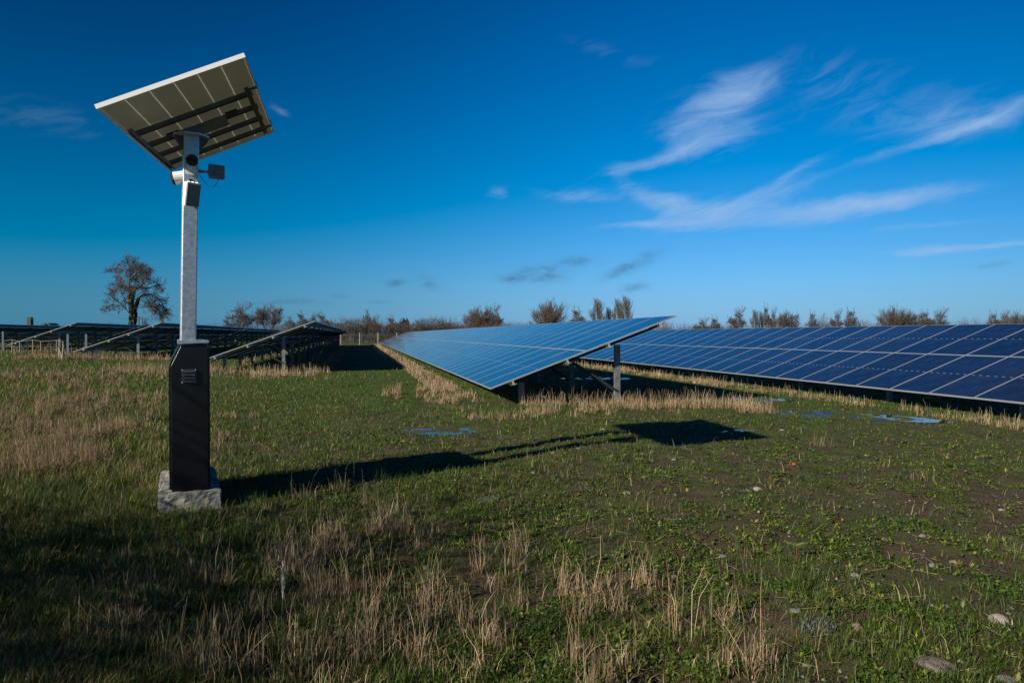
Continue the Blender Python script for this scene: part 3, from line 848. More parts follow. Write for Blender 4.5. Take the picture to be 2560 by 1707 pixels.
PROTO = {}
def measure(root):
    P = np.concatenate([np.array([v.co for v in c.data.vertices]) for c in root.children])
    return np.percentile(P[:, 2], 98.2), np.percentile(P[:, 0], 97) - np.percentile(P[:, 0], 3)
for k, sd_ in (('open', 1), ('open2', 5), ('twin', 2), ('poplar', 3), ('willow', 4), ('scrub', 6), ('scrub2', 9), ('ivied', 7), ('evergreen', 8)):
    r_ = proto(k.rstrip('2'), sd_ + 20); PROTO[k] = (r_, *measure(r_))
used = set()


def tree(kind, px, ytop, wpx, D, label, group='bare trees'):
    root, h0, w0 = PROTO[kind]
    if kind not in used: used.add(kind); o = root
    else:
        o = root.copy(); COL.objects.link(o)
        for ch in root.children: c = ch.copy(); COL.objects.link(c); c.parent = o
    x = (px - 1280) / F * D; z = float(gz(np.array(x), np.array(D)))
    h = (837 - ytop) / F * D + EYE - z; w = wpx / F * D * .86
    o.location = (x, D, z - .02); o.scale = (w / w0, w / w0 * .9, h / h0); o.rotation_euler = (0, 0, 0 if o is root else 0)
    o.name = {'evergreen': 'evergreen_tree', 'poplar': 'poplar_tree', 'willow': 'willow_tree', 'scrub': 'bare_bush', 'scrub2': 'bare_bush'}.get(kind, 'bare_tree')
    cat = {'scrub': 'bush', 'scrub2': 'bush'}.get(kind, 'tree')
    for k in list(o.keys()): del o[k]
    tag(o, label, cat, group)
    return o


for a in [
    ('open', 605, 764, 64, 150, 'slender open bare tree just right of the mast post, first behind the long dark table'),
    ('twin', 674, 769, 72, 150, 'wide double-stemmed bare tree left of the small ivy stump tree'),
    ('ivied', 722, 794, 34, 145, 'short dark ivy-covered tree between the double bare tree and the bright table tip'),
    ('open2', 759, 786, 34, 160, 'small round bare tree behind the tip of the near dark table, left of two'),
    ('open', 786, 786, 32, 162, 'small bare tree rising straight over the bright table tip'),
    ('open2', 812, 789, 38, 158, 'low bare tree just right of the bright table tip, merging into the hedge'),
    ('ivied', 916, 778, 26, 150, 'thin crooked tree with ivied stem above the hedge over the far gap'),
    ('open', 937, 792, 28, 150, 'small leaning bare tree beside the thin crooked one'),
    ('open2', 985, 796, 40, 150, 'small twiggy tree left of the dark evergreen in the hedge line'),
    ('evergreen', 1011, 800, 28, 148, 'small dark evergreen crown poking out of the brown hedge'),
    ('ivied', 1052, 801, 18, 150, 'narrow ivied stem right of the evergreen in the hedge line'),
    ('scrub', 1100, 796, 52, 150, 'brown rounded bush in the hedge left of the big round tree, first of two'),
    ('scrub2', 1136, 797, 46, 152, 'wispy brown bush touching the left foot of the big round tree'),
    ('willow', 1192, 776, 66, 145, 'left half of the big rounded brown tree clump above the middle row'),
    ('open', 1222, 770, 66, 147, 'highest right half of the big rounded tree clump above the middle row'),
    ('ivied', 1238, 776, 30, 144, 'ivy-dark stem at the right edge of the big rounded clump'),
    ('willow', 1374, 761, 84, 150, 'broad brushy brown tree over the middle of the near blue table'),
    ('open2', 1447, 778, 50, 150, 'compact round bare tree between the brushy tree and the poplars'),
    ('poplar', 1494, 749, 34, 155, 'tall pale upright poplar, left one of the three above the blue table'),
    ('poplar', 1521, 770, 20, 158, 'short thin poplar between the two tall ones'),
    ('poplar', 1545, 750, 30, 155, 'tall poplar whose crown merges with the tallest at its right'),
    ('poplar', 1565, 743, 32, 154, 'tallest and rightmost poplar above the blue table'),
    ('scrub', 1662, 806, 46, 150, 'low brown bush right under the pointed end of the near table'),
    ('scrub2', 1717, 811, 36, 155, 'lowest small bush between the table tip and the right hand trees'),
    ('open', 1753, 799, 42, 150, 'small rounded tree with greenish foot, left of a twin smaller one'),
    ('open2', 1789, 798, 38, 152, 'small open tree second from the left above the dark row'),
    ('open', 1842, 775, 46, 148, 'dense upright rounded tree with ivied foot above the dark row'),
    ('poplar', 1888, 776, 22, 155, 'slim pale tree directly right of the dense rounded tree'),
    ('poplar', 1903, 780, 16, 157, 'slimmest pale tree of the cluster above the dark row'),
    ('open2', 1916, 771, 24, 155, 'taller airy tree in the middle of the cluster above the dark row'),
    ('open', 1931, 776, 24, 154, 'airy tree at the right end of the cluster above the dark row'),
    ('twin', 1970, 784, 56, 150, 'low spreading tree with a notch in its crown above the dark row'),
    ('open2', 2032, 786, 30, 155, 'pale thin-crowned tree left of a low leaning bush'),
    ('scrub', 2060, 791, 44, 155, 'brown sloping bush between two thin trees above the dark row'),
    ('open', 2090, 780, 32, 150, 'dark-stemmed twiggy tree with green ivy at its foot, above the panels'),
    ('open2', 2128, 780, 44, 152, 'pale airy tree leaning right beside the green-footed tree'),
    ('scrub2', 2165, 804, 40, 158, 'small low bush in the gap left of the large brown group'),
    ('willow', 2232, 775, 70, 148, 'large dense brown tree, left end of the largest right hand group'),
    ('twin', 2278, 783, 54, 150, 'middle feathery tree of the largest right hand group'),
    ('open2', 2312, 783, 36, 152, 'narrow twiggy tree right of the feathery one in the large group'),
    ('open', 2342, 778, 56, 149, 'fan-shaped tree at the right end of the largest group'),
    ('scrub', 2412, 800, 36, 160, 'tiny bush in the gap right of the largest group, left of two'),
    ('scrub2', 2442, 799, 32, 160, 'tiny bush in the gap, right of two'),
    ('open2', 2482, 787, 36, 155, 'small dark tree near the right frame edge, left of three'),
    ('open', 2505, 783, 36, 155, 'slightly taller middle tree of three near the right frame edge'),
    ('willow', 2540, 787, 60, 150, 'wide brown tree cut by the right frame edge'),
    ('scrub', 283, 813, 60, 150, 'low brown bush left of the ivied trunk above the dark tables'),
    ('open', 365, 796, 18, 170, 'tiny distant bare tree right of the big ivied trunk'),
    ('open2', 573, 800, 30, 170, 'tiny faint tree left of the slender open tree near the mast'),
    ('scrub', 1275, 808, 46, 165, 'low distant bush right of the big rounded clump'),
    ('scrub2', 1310, 812, 40, 170, 'faint low scrub between the rounded clump and the brushy tree'),
]: tree(*a)

# brown hedge: countless stems
def hedge(name, pts, H, wd, dens, label, seed, cols=M['twigred']):
    rg = np.random.default_rng(seed); S = []
    for (x0, y0), (x1, y1) in zip(pts[:-1], pts[1:]):
        L = math.hypot(x1 - x0, y1 - y0); n = int(L * dens)
        for _ in range(n):
            t = rg.random(); x = x0 + (x1 - x0) * t + rg.normal(0, wd * .4); y = y0 + (y1 - y0) * t + rg.normal(0, wd * .4)
            z = float(gz(np.array(x), np.array(y))) - .1; h = H * (.72 + .5 * float(vn(np.array(x), np.array(y), 5., seed)) ) * rg.uniform(.7, 1.05)
            p = np.array([x, y, z]); d = np.array([rg.normal(0, .25), rg.normal(0, .25), 1.]); 
            for k in range(3):
                q = p + d / np.linalg.norm(d) * h / 3; S.append([*p, *q, .035 - .008 * k, .028 - .008 * k])
                for b in range(3):
                    e = d + rg.normal(0, .8, 3); e[2] = abs(e[2]) * .8; e /= np.linalg.norm(e); w = q + e * h * .22; S.append([*q, *w, .02, .012])
                p = q; d = d + rg.normal(0, .25, 3) * np.array([1, 1, .1])
    o = seg_mesh(name, S, cols, None, 3); tag(o, label, 'hedge', kind='stuff'); return o
def far(px, D): return ((px - 1280) / F * D, D)
hedge('hedge', [far(780, 128), far(900, 126), far(1100, 130), far(1300, 138)], 3.9, 3.0, 40, 'brown leafless hedge across the far end of the rows behind the wire fence', 5)
hedge('hedge', [far(1300, 150), far(1700, 152), far(2100, 150), far(2700, 150)], 2.9, 3.0, 17, 'low brown hedge behind the right row, under the trees', 6)
hedge('hedge', [far(-100, 160), far(280, 158), far(600, 155), far(790, 135)], 2.9, 3.0, 15, 'low dark hedge behind the left tables, under the ivied tree', 7)
hedge('hedge', [far(500, 330), far(1280, 340), far(2100, 340), far(3000, 330)], 7.0, 6.0, 9, 'distant dark tree belt along the horizon', 8, M['bark'])

# ------------------------------------------------------------------ fences, poles, chimney, far buildings
def xyz_at(px, D, z=0.): x = (px - 1280) / F * D; return Vector((x, D, float(gz(np.array(x), np.array(D))) + z))
fn_ = empty('wire_fence', xyz_at(860, 108)); tag(fn_, 'wire mesh fence on pale wooden posts in the gap before the brown hedge', 'fence')
o0 = fn_.location.copy()
tops = []
for px in (852, 899, 945, 992, 1040):
    p = xyz_at(px, 108) - o0; mb = MB(); mb.prism([(-.06, -.06), (.06, -.06), (.06, .06), (-.06, .06)], p - ZV * .3, p + ZV * 1.9, (1, 0, 0), (0, 1, 0)); mb.build('post', M['wood'], fn_); tops.append(p)
mb = MB()
for a, b in zip(tops[:-1], tops[1:]):
    for z in (.2, .5, .8, 1.1, 1.4, 1.7): mb.tube(a + ZV * z, b + ZV * z, .008, 3)
    for i in range(12): q = a.lerp(b, i / 12.); mb.tube(q + ZV * .2, q + ZV * 1.7, .006, 3)
mb.build('wire_mesh', M['galv'], fn_)
fl = empty('wire_fence', xyz_at(38, 44)); tag(fl, 'low dark fence of thin stakes and rail below the leftmost dark tables', 'fence'); o0 = fl.location.copy()
mb = MB(); prev = None
for i, px in enumerate((12, 30, 49, 68, 83, 103, 124, 141, 157)):
    p = xyz_at(px, 44) - o0; h = .82 + .05 * math.sin(i * 2.1)
    m2 = MB(); m2.tube(p - ZV * .2, p + ZV * h + Vector((.03 * math.sin(i), 0, 0)), .03, 6); m2.build('stake', M['wood'] if i % 3 else M['darkwood'], fl)
    if prev is not None: mb.tube(prev, p + ZV * (h - .03), .013, 4); mb.tube(prev - ZV * .4, p + ZV * (h - .43), .008, 4)
    prev = p + ZV * (h - .03)
mb.build('rail', M['wood'], fl)
for i, (px, D, h, lean, lab) in enumerate([(148, 35, .55, .0, 'short upright pale stake, leftmost of the clump of three by the low table edge'), (154, 34.5, .72, .10, 'tallest pale stake in the middle of the clump of three'),
                                          (158, 35, .62, -.22, 'pale stake leaning left at the right of the clump of three')]):
    b = xyz_at(px, D); mb = MB(); mb.tube((0, 0, -.15), (lean, 0, h), .05, 7, .035); o = mb.build('wooden_stake', M['wood']); o.location = b; tag(o, lab, 'stake', 'pale wooden stakes')
for px, D, y0, lab in [(7, 50, 828, 'thin grey steel post at the left frame edge'), (169, 39, 835, 'bright steel post standing left of the second one in front of the dark tables'),
                       (215, 38, 835, 'narrow steel post crossing the low end of the bright-edged table'), (241, 38, 861, 'short thin steel post right of the two tall ones')]:
    b = xyz_at(px, D); h = (837 - y0) / F * D + EYE - b.z; mb = MB(); mb.prism(CH(.10, .06, .008), (0, 0, -.2), (0, 0, h), (1, 0, 0), (0, 1, 0)); o = mb.build('steel_post', M['galv']); o.location = b; o.rotation_euler = (0, 0, .5); tag(o, lab, 'post', 'bare steel posts at the left')


def upole(px, D, ytop, arms, lab):
    b = xyz_at(px, D); h = (837 - ytop) / F * D + EYE - b.z; r = empty('utility_pole', b); tag(r, lab, 'utility pole', 'distant utility poles')
    mb = MB(); mb.tube((0, 0, -.5), (0, 0, h), .16, 8, .12); mb.build('pole', M['darkwood'], r)
    for dz, w in arms:
        mb = MB(); mb.box((0, -.15, h - dz), (w, .12, .14)); mb.build('cross_arm', M['darkwood'], r)
        for s in (-.45, 0, .45): m3 = MB(); m3.tube((w * s, -.15, h - dz + .07), (w * s, -.15, h - dz + .3), .06, 6); m3.build('insulator', M['darkwood'], r)
    return r, h
r1, h1 = upole(347.5, 190, 792, [(.15, 2.4)], 'utility pole with a single cross arm just right of the ivied trunk')
r2, h2 = upole(356.5, 230, 796, [(.15, 2.2)], 'thinner farther utility pole behind the one beside the ivied trunk')
r3, h3 = upole(406, 210, 783, [(.4, 2.6), (4.4, 1.9), (2.6, 1.4)], 'utility pole with three cross arms left of the mast post')
upole(276, 260, 807, [(.15, 2.)], 'tiny utility pole left of the ivied trunk')
wire = empty('overhead_wire', r1.location); tag(wire, 'thin overhead wires sagging from the pole by the ivied trunk to the left and right', 'wire')
a = Vector((0, -.15, h1)); 
for nm, b in (('wire', Vector(xyz_at(252, 150)) - r1.location + ZV * ((837 - 775) / F * 150 + EYE)), ('wire', r3.location - r1.location + ZV * (h3 - .3))):
    mb = MB(); prev = a
    for k in range(1, 13): t = k / 12; q = a.lerp(b, t) - ZV * 2.2 * 4 * t * (1 - t) * .6; mb.tube(prev, q, .02, 3); prev = q
    mb.build(nm, M['cable'], wire)
# brick pillar
b = xyz_at(75.5, 96); h = (837 - 794) / F * 96 + EYE - b.z
ch = empty('chimney', b); tag(ch, 'dark brown square brick pillar rising above the leftmost dark tables', 'chimney')
mb = MB(); mb.box((0, 0, h / 2 - .3), (.56, .56, h + .3)); mb.build('stack', M['brick'], ch, bevel=.01)
mb = MB(); mb.box((0, 0, h - .06), (.62, .62, .09)); mb.box((0, 0, h + .03), (.5, .5, .09)); mb.build('cap', M['brick'], ch, bevel=.01)
for px, wd, lab in ((121, 2.0, 'tiny white-walled shed on the skyline beyond the leftmost tables, left of two'), (130, 1.4, 'tiny pale shed on the skyline, right of two and greyer')):
    b = xyz_at(px, 170); s = empty('shed', b); tag(s, lab, 'shed', 'tiny sheds on the left skyline')
    mb = MB(); mb.box((0, 0, 1.7), (wd, 3, 3.6)); mb.build('wall', M['render'], s)
    mb = MB(); mb.prism([(-wd * .6, 0), (wd * .6, 0), (0, .5)], (0, -1.7, 3.5), (0, 1.7, 3.5), (1, 0, 0), (0, 0, 1)); mb.build('roof', M['slate'], s)

# ------------------------------------------------------------------ vegetation
def blades(name, x, y, h, w, lean, azm, mat_, rnd, curve=.35, label=None, z=None, cat='grass'):
    n = len(x); z = gz(x, y) - .004 if z is None else z
    dx, dy = np.cos(azm), np.sin(azm)                      # lean direction
    wx, wy = np.cos(azm + rng.uniform(-1, 1, n) + 1.57), np.sin(azm + rng.uniform(-1, 1, n) + 1.57)
    V = np.zeros((n, 5, 3)); P0 = np.stack([x, y, z], -1)
    mid = P0 + np.stack([dx * lean * h * curve, dy * lean * h * curve, h * .55], -1)
    tip = P0 + np.stack([dx * lean * h, dy * lean * h, h * np.sqrt(np.clip(1 - np.minimum(lean, .95) ** 2 * .7, .05, 1))], -1)
    Wv = np.stack([wx, wy, np.zeros(n)], -1) * (w / 2)[:, None]
    V[:, 0] = P0 - Wv; V[:, 1] = P0 + Wv; V[:, 2] = mid - Wv * .85; V[:, 3] = mid + Wv * .85; V[:, 4] = tip
    b = np.arange(n)[:, None] * 5
    T = np.concatenate([b + np.array([[0, 1, 3]]), b + np.array([[0, 3, 2]]), b + np.array([[2, 3, 4]])])
    o = npmesh(name, V.reshape(-1, 3), T, mat_, None, np.repeat(rnd, 5)); tag(o, label, cat, kind='stuff'); return o


def stalks(name, x, y, h, w, lean, azm, mat_, rnd, label):
    """stiff dry stems, three-sided, some snapped over at the top"""
    n = len(x); z = gz(x, y) - .01
    d = np.stack([np.cos(azm) * lean, np.sin(azm) * lean, np.ones(n)], -1); d /= np.linalg.norm(d, axis=1)[:, None]
    P0 = np.stack([x, y, z], -1); P1 = P0 + d * (h * .62)[:, None]
    b2 = d + rng.normal(0, .28, (n, 3)) * np.array([1, 1, .4]); snap = rng.random(n) < .10
    b2[snap] += rng.normal(0, 1.2, (snap.sum(), 3)) * np.array([1, 1, .3]); b2 /= np.linalg.norm(b2, axis=1)[:, None]
    P2 = P1 + b2 * (h * .38)[:, None]
    V = np.zeros((n, 9, 3)); ph = rng.uniform(0, 6.28, n)
    for k, (P, r) in enumerate(((P0, .5), (P1, .42), (P2, .22))):
        for i in range(3):
            a = ph + 2.094 * i; V[:, k * 3 + i] = P + np.stack([np.cos(a), np.sin(a), np.zeros(n)], -1) * (w * r)[:, None]
    b = np.arange(n)[:, None] * 9; Q_ = []
    for k in range(2):
        for i in range(3): j = (i + 1) % 3; Q_.append(b + np.array([[k * 3 + i, k * 3 + j, k * 3 + 3 + j, k * 3 + 3 + i]]))
    o = npmesh(name, V.reshape(-1, 3), np.concatenate(Q_), mat_, None, np.repeat(rnd, 9)); tag(o, label, 'dry grass', kind='stuff'); return o


def wedge(n, d0, d1, p=1.3, margin=1.0):
    """random points ahead of the viewer's side of the field, thinning out with distance"""
    t = rng.random(n); d = (d0 ** (1 - p) + t * (d1 ** (1 - p) - d0 ** (1 - p))) ** (1 / (1 - p))
    x = rng.uniform(-1, 1, n) * (margin * d + .6)
    return x, d


def clear(x, y):
    """nothing grows through the concrete block"""
    q = np.stack([x - PX, y - PY], -1); a = q @ np.array(CX_[:2]); b = q @ np.array(CY_[:2])
    ok = ~((np.abs(a - .01) < .262) & (np.abs(b - .40) < .60))
    return ok


def wet(x, y):
    m = np.zeros(len(x))
    for (px, py, rx, ry, rot, lev, _) in PUD:
        c, s = math.cos(rot), math.sin(rot); dx = x - px; dy = y - py
        m = np.maximum(m, 1 - ((dx * c + dy * s) / (rx * 1.1)) ** 2 - ((dy * c - dx * s) / (ry * 1.2)) ** 2)
    return m > 0


def greenness(x, y):
    u, v = xy2uv(x, y); pxn = x / y
    bare = 1 / (1 + np.exp(-(pxn + .10 + (fbm(x, y, 2.2, 31) - .5) * .9) * 7)) * np.clip((19 - y) / 8, 0, 1)   # the bare soil lies right of centre
    g_ = .95 - .88 * bare
    g_ = g_ + (fbm(x, y, .9, 41) - .5) * 1.0
    return np.clip(g_, .03, 1)


# short green grass
x, y = wedge(600000, 2.7, 48, 1.75)
k = (rng.random(len(x)) < greenness(x, y) * (.25 + .75 * (fbm(x, y, .28, 43) > .43))) & clear(x, y) & (~wet(x, y) | (rng.random(len(x)) < .16))
x, y = x[k], y[k]; n = len(x)
left = 1 / (1 + np.exp((x / y + .45) * 14))
h = rng.uniform(.025, .07, n) * (1 + 1.5 * left) * (.7 + .7 * fbm(x, y, .6, 47)); w = np.maximum(.003, y / 690 * .45) * rng.uniform(.7, 1.3, n)
rn = np.clip(rng.normal(.42, .2, n) + (fbm(x, y, .7, 51) - .5) * .5, 0, 1)
dl = left * (.30 + 1.1 * (fbm(x, y, 1.3, 53) - .35)) > rng.random(n); rn = np.where(dl, rng.uniform(.90, 1., n), rn * (1 - .35 * left))
blades('grass', x, y, h, w, rng.uniform(.2, .95, n), rng.uniform(0, 6.28, n), M['grass'], rn, label='short green grass covering the field')

# long tufts of green blades
cx, cy = wedge(1500, 2.8, 14, 1.5)
keep = rng.random(len(cx)) < greenness(cx, cy) * .9; cx, cy = cx[keep], cy[keep]
m = rng.integers(12, 34, len(cx)); X_ = np.repeat(cx, m) + rng.normal(0, .03, m.sum()); Y_ = np.repeat(cy, m) + rng.normal(0, .03, m.sum())
kk = clear(X_, Y_) & (rng.random(len(X_)) < np.clip(.75 - X_ / Y_, .2, 1)); X_, Y_ = X_[kk], Y_[kk]; n = len(X_)
blades('grass', X_, Y_, rng.uniform(.06, .15, n), rng.uniform(.003, .006, n), rng.uniform(.2, .9, n), rng.uniform(0, 6.28, n), M['grass'], np.clip(rng.normal(.38, .15, n), 0, 1), label='longer tufts of green grass blades')

# broad-leaved weeds: rosettes
cx, cy = wedge(46000, 2.8, 26, 1.6)
pr = np.clip((fbm(cx, cy, .7, 61) + .4 * (vn(cx, cy, .2, 66) - .5) - .36) * 4.5, 0, 1) * np.clip(.55 + (cx / cy + .3) * 1.2, .12, 1)
pr = pr * (1 - .5 * np.clip((cx / cy - .05) * 4, 0, 1) * np.clip((8 - cy) / 3, 0, 1))
keep = (rng.random(len(cx)) < pr) & clear(cx, cy) & (~wet(cx, cy) | (rng.random(len(cx)) < .4)); cx, cy = cx[keep], cy[keep]
m = rng.integers(4, 9, len(cx)); N = m.sum(); px_ = np.repeat(cx, m); py_ = np.repeat(cy, m); size = np.repeat(rng.uniform(.018, .055, len(cx)) * rng.uniform(.6, 1, len(cx)) * (1 + .03 * cy), m) * rng.uniform(.7, 1.2, N)
pz_ = gz(px_, py_); a = rng.uniform(0, 6.28, N); e = rng.uniform(.1, 1.1, N)
dd = np.stack([np.cos(a) * np.cos(e), np.sin(a) * np.cos(e), np.sin(e)], -1); sdv = np.stack([-np.sin(a), np.cos(a), np.zeros(N)], -1); dn = np.cross(dd, sdv)
P0 = np.stack([px_, py_, pz_ + .003], -1); V = np.zeros((N, 6, 3)); wd = size * rng.uniform(.10, .20, N)
V[:, 0] = P0; V[:, 1] = P0 + dd * (size * .5)[:, None] + sdv * wd[:, None]; V[:, 2] = P0 + dd * (size * .55)[:, None] - dn * (size * -.08)[:, None]
V[:, 3] = P0 + dd * (size * .5)[:, None] - sdv * wd[:, None]; V[:, 4] = P0 + dd * size[:, None] - np.array([0, 0, 1]) * (size * .12)[:, None]
V = V[:, :5]; b = np.arange(N)[:, None] * 5
T = np.concatenate([b + np.array([[0, 1, 2]]), b + np.array([[0, 2, 3]]), b + np.array([[1, 4, 2]]), b + np.array([[2, 4, 3]])])
tag(npmesh('weeds', V.reshape(-1, 3), T, M['weed'], None, np.repeat(np.clip(np.repeat(rng.normal(.5, .22, len(cx)), m) + rng.normal(0, .1, N), 0, 1), 5)), 'low broad-leaved weeds scattered over the brown soil', 'weeds', kind='stuff')

# clover-like mats of tiny leaves
x, y = wedge(390000, 2.7, 22, 1.9)
msk = (fbm(x, y, .42, 71) + .5 * (fbm(x, y, .12, 73) - .5)) > .475 + .15 * np.clip(x / y + .3, 0, .6) / .6
k = msk & clear(x, y) & ~wet(x, y) & (rng.random(len(x)) < .8); x, y = x[k], y[k]; n = len(x)
s = rng.uniform(.005, .011, n) * (1 + .04 * y); z = gz(x, y) + rng.uniform(.002, .028, n); e1_ = rng.normal(0, 1, (n, 3)) * np.array([1, 1, .5]); e1_ /= np.linalg.norm(e1_, axis=1)[:, None]
e2_ = np.cross(e1_, rng.normal(0, .45, (n, 3)) + np.array([0, 0, 1.])); e2_ /= np.linalg.norm(e2_, axis=1)[:, None]; P0 = np.stack([x, y, z], -1)
V = np.stack([P0 - e1_ * s[:, None], P0 + e2_ * (s * .8)[:, None], P0 + e1_ * s[:, None], P0 - e2_ * (s * .8)[:, None]], 1)
tag(npmesh('clover', V.reshape(-1, 3), np.arange(n * 4).reshape(-1, 4), M['weed'], None, np.repeat(np.clip(rng.normal(.38, .2, n), 0, 1), 4)), 'mats of tiny clover leaves between the grass', 'clover', kind='stuff')

# dry straw -- clusters in the places where the photograph shows them
def cl_px(px, py, spx, sd_, n, hs=1.):
    x, y = pxg(px, py); sx = spx / F * y; return (x, y, sx, sd_, n, hs)
SX, SY, SH = [], [], []
def scatter(x, y, sx, sy, n, h0, h1):
    k = max(2, n // 16); tx = rng.normal(x, sx, k); ty = rng.normal(y, sy, k); th = rng.uniform(.45, 1.0, k); ts = rng.uniform(.015, .075, k)
    i = rng.integers(0, k, n); SX.append(tx[i] + rng.normal(0, 1, n) * ts[i]); SY.append(ty[i] + rng.normal(0, 1, n) * ts[i]); SH.append((h0 + (h1 - h0) * rng.random(n)) * th[i])
near = [(350, 1560, 30, .22, 190, .10, .26), (330, 1440, 45, .25, 120, .1, .22), (430, 1500, 60, .3, 150, .08, .22), (480, 1690, 45, .12, 170, .12, .26), (560, 1650, 40, .2, 70, .1, .25),
        (770, 1400, 55, .22, 420, .10, .25), (700, 1420, 30, .15, 120, .1, .22), (840, 1480, 50, .25, 170, .1, .22), (930, 1560, 60, .3, 260, .10, .24), (1010, 1330, 18, .06, 60, .15, .34),
        (880, 1250, 45, .35, 70, .1, .28), (960, 1330, 70, .35, 110, .08, .24), (1080, 1400, 80, .3, 60, .1, .25), (1260, 1430, 60, .25, 40, .08, .2), (1100, 1600, 110, .3, 160, .08, .2),
        (1180, 1500, 130, .4, 90, .06, .16), (1420, 1530, 130, .3, 150, .06, .16), (1590, 1510, 70, .2, 130, .10, .26), (1730, 1580, 45, .15, 90, .14, .28), (1850, 1680, 60, .12, 60, .12, .26),
        (1450, 1640, 60, .2, 60, .10, .22), (1000, 1660, 120, .2, 180, .08, .2), (760, 1620, 90, .25, 200, .08, .22), (650, 1540, 80, .3, 120, .08, .2), (620, 1350, 90, .4, 60, .08, .2), (640, 1690, 100, .1, 110, .1, .22)]
for q in near:
    x, y = pxg(q[0], q[1]); scatter(x, y, q[2] / F * y, q[3], int(q[4] * .8), q[5] * .8, q[6] * 1.5)
for (px, py, s, sy, n, h0, h1) in [(150, 1120, 45, .5, 900, .14, .38), (180, 1170, 36, .35, 700, .16, .40), (390, 1235, 40, .12, 90, .05, .14), (500, 1262, 60, .10, 110, .05, .13), (60, 1180, 60, .5, 800, .14, .38), (60, 1080, 60, .8, 700, .12, .34), (140, 1040, 45, .8, 800, .14, .38),
                                   (200, 1010, 50, .9, 600, .12, .32), (320, 1080, 35, .7, 420, .10, .32), (370, 1010, 35, 1.0, 380, .10, .32), (290, 1040, 30, .8, 260, .1, .3), (120, 960, 40, 1.6, 500, .12, .34), (210, 980, 40, 1.5, 420, .12, .3),
                                   (250, 960, 40, 2., 380, .12, .3), (30, 960, 50, 1.6, 420, .12, .34), (560, 1050, 35, .6, 130, .08, .26), (610, 1080, 25, .5, 60, .08, .24), (540, 1120, 22, .4, 70, .1, .28),
                                   (240, 1200, 60, .4, 60, .1, .3), (1110, 1120, 10, .1, 4, .2, .3), (2065, 1118, 12, .15, 22, .2, .42), (1390, 1210, 60, .4, 14, .08, .2), (1950, 1215, 25, .4, 12, .1, .2),
                                   (980, 985, 12, .4, 130, .2, .5), (1050, 985, 45, .9, 420, .15, .42), (1100, 1000, 40, .7, 260, .15, .4), (330, 1170, 40, .4, 60, .1, .28), (2250, 1180, 120, .7, 20, .08, .2)]:
    x, y = pxg(px, py); scatter(x, y, s / F * y, sy, int(n * (.9 if px < 420 else .62)), h0 * .8, h1 * (1.05 if px < 420 else .85))
def band(u0, u1, v0, v1, n, h0, h1, thr=.42, seed=5):
    u = rng.uniform(u0, u1, n); v = rng.uniform(v0, v1, n); x, y = uv2xy(u, v); k = (fbm(x, y, .9, seed) + .35 * (vn(x, y, .16, seed + 50) - .5)) > thr + .04
    SX.append(x[k]); SY.append(y[k]); SH.append(rng.uniform(h0, h1, k.sum()))
band(12.9, 14.6, 2.6, 8.6, 2500, .10, .36, .46); band(12.2, 14.2, 1.9, 5.0, 900, .06, .2, .48); band(14.3, 15.0, 3.4, 8.0, 500, .15, .36, .45, 9)
band(14.5, 40., 1.9, 2.75, 3200, .06, .2, .42, 6); band(40., 105., 1.4, 2.8, 1600, .12, .3, .35, 6)
band(4.0, 34., 11.2, 12.35, 3000, .06, .26, .45, 8); band(34., 70, 11.3, 12.4, 700, .12, .3, .4, 8)
band(26.8, 29.6, -9.2, -1.6, 2000, .12, .42, .42, 12); band(24.5, 27, -8, -1, 250, .1, .3, .5, 12); band(29, 60, -6, -1.6, 1500, .1, .35, .5, 13)
band(38.5, 41.5, -17, -9.8, 1500, .12, .4, .42, 14); band(51, 54, -27, -17, 1000, .12, .4, .45, 15); band(40, 60, -34, -22, 1000, .12, .4, .5, 16)
band(29., 90., -2.0, -1.2, 1500, .1, .3, .5, 17)
x = np.concatenate(SX); y = np.concatenate(SY); h = np.concatenate(SH); k = clear(x, y) & (y > 2.6); x, y, h = x[k], y[k], h[k]; n = len(x)
h = h * (.62 + .76 * rng.random(n)); w = np.maximum(.0032, y / 690 * .34) * rng.uniform(.7, 1.25, n)
lean = np.abs(rng.normal(0, .14, n)) + (rng.random(n) < .16) * rng.uniform(.2, 1.3, n)
stalks('dry_grass', x, y, h, w, lean, rng.uniform(0, 6.28, n), M['straw'], np.clip(rng.normal(.60, .24, n) - .26 / (1 + np.exp((x / y + .5) * 16)), 0, 1), 'dry straw stalks standing in patches over the field')
# basal dead leaves round the straw + thin general scatter
x2 = np.repeat(x, 2) + rng.normal(0, .04, 2 * n); y2 = np.repeat(y, 2) + rng.normal(0, .04, 2 * n)
ex_, ey_ = wedge(26000, 2.8, 30, 1.5); lf = rng.random(len(ex_)) < np.clip(.30 - ex_ / ey_ * .5, .05, 1); x2 = np.concatenate([x2, ex_[lf]]); y2 = np.concatenate([y2, ey_[lf]])
k = clear(x2, y2); x2, y2 = x2[k], y2[k]; n2 = len(x2)
blades('dead_leaves', x2, y2, rng.uniform(.04, .15, n2), np.maximum(.0035, y2 / 690 * .4), rng.uniform(.3, 1., n2), rng.uniform(0, 6.28, n2), M['straw'], np.clip(rng.normal(.34, .2, n2), 0, 1), label='thin withered grass blades among the green', cat='dry grass')
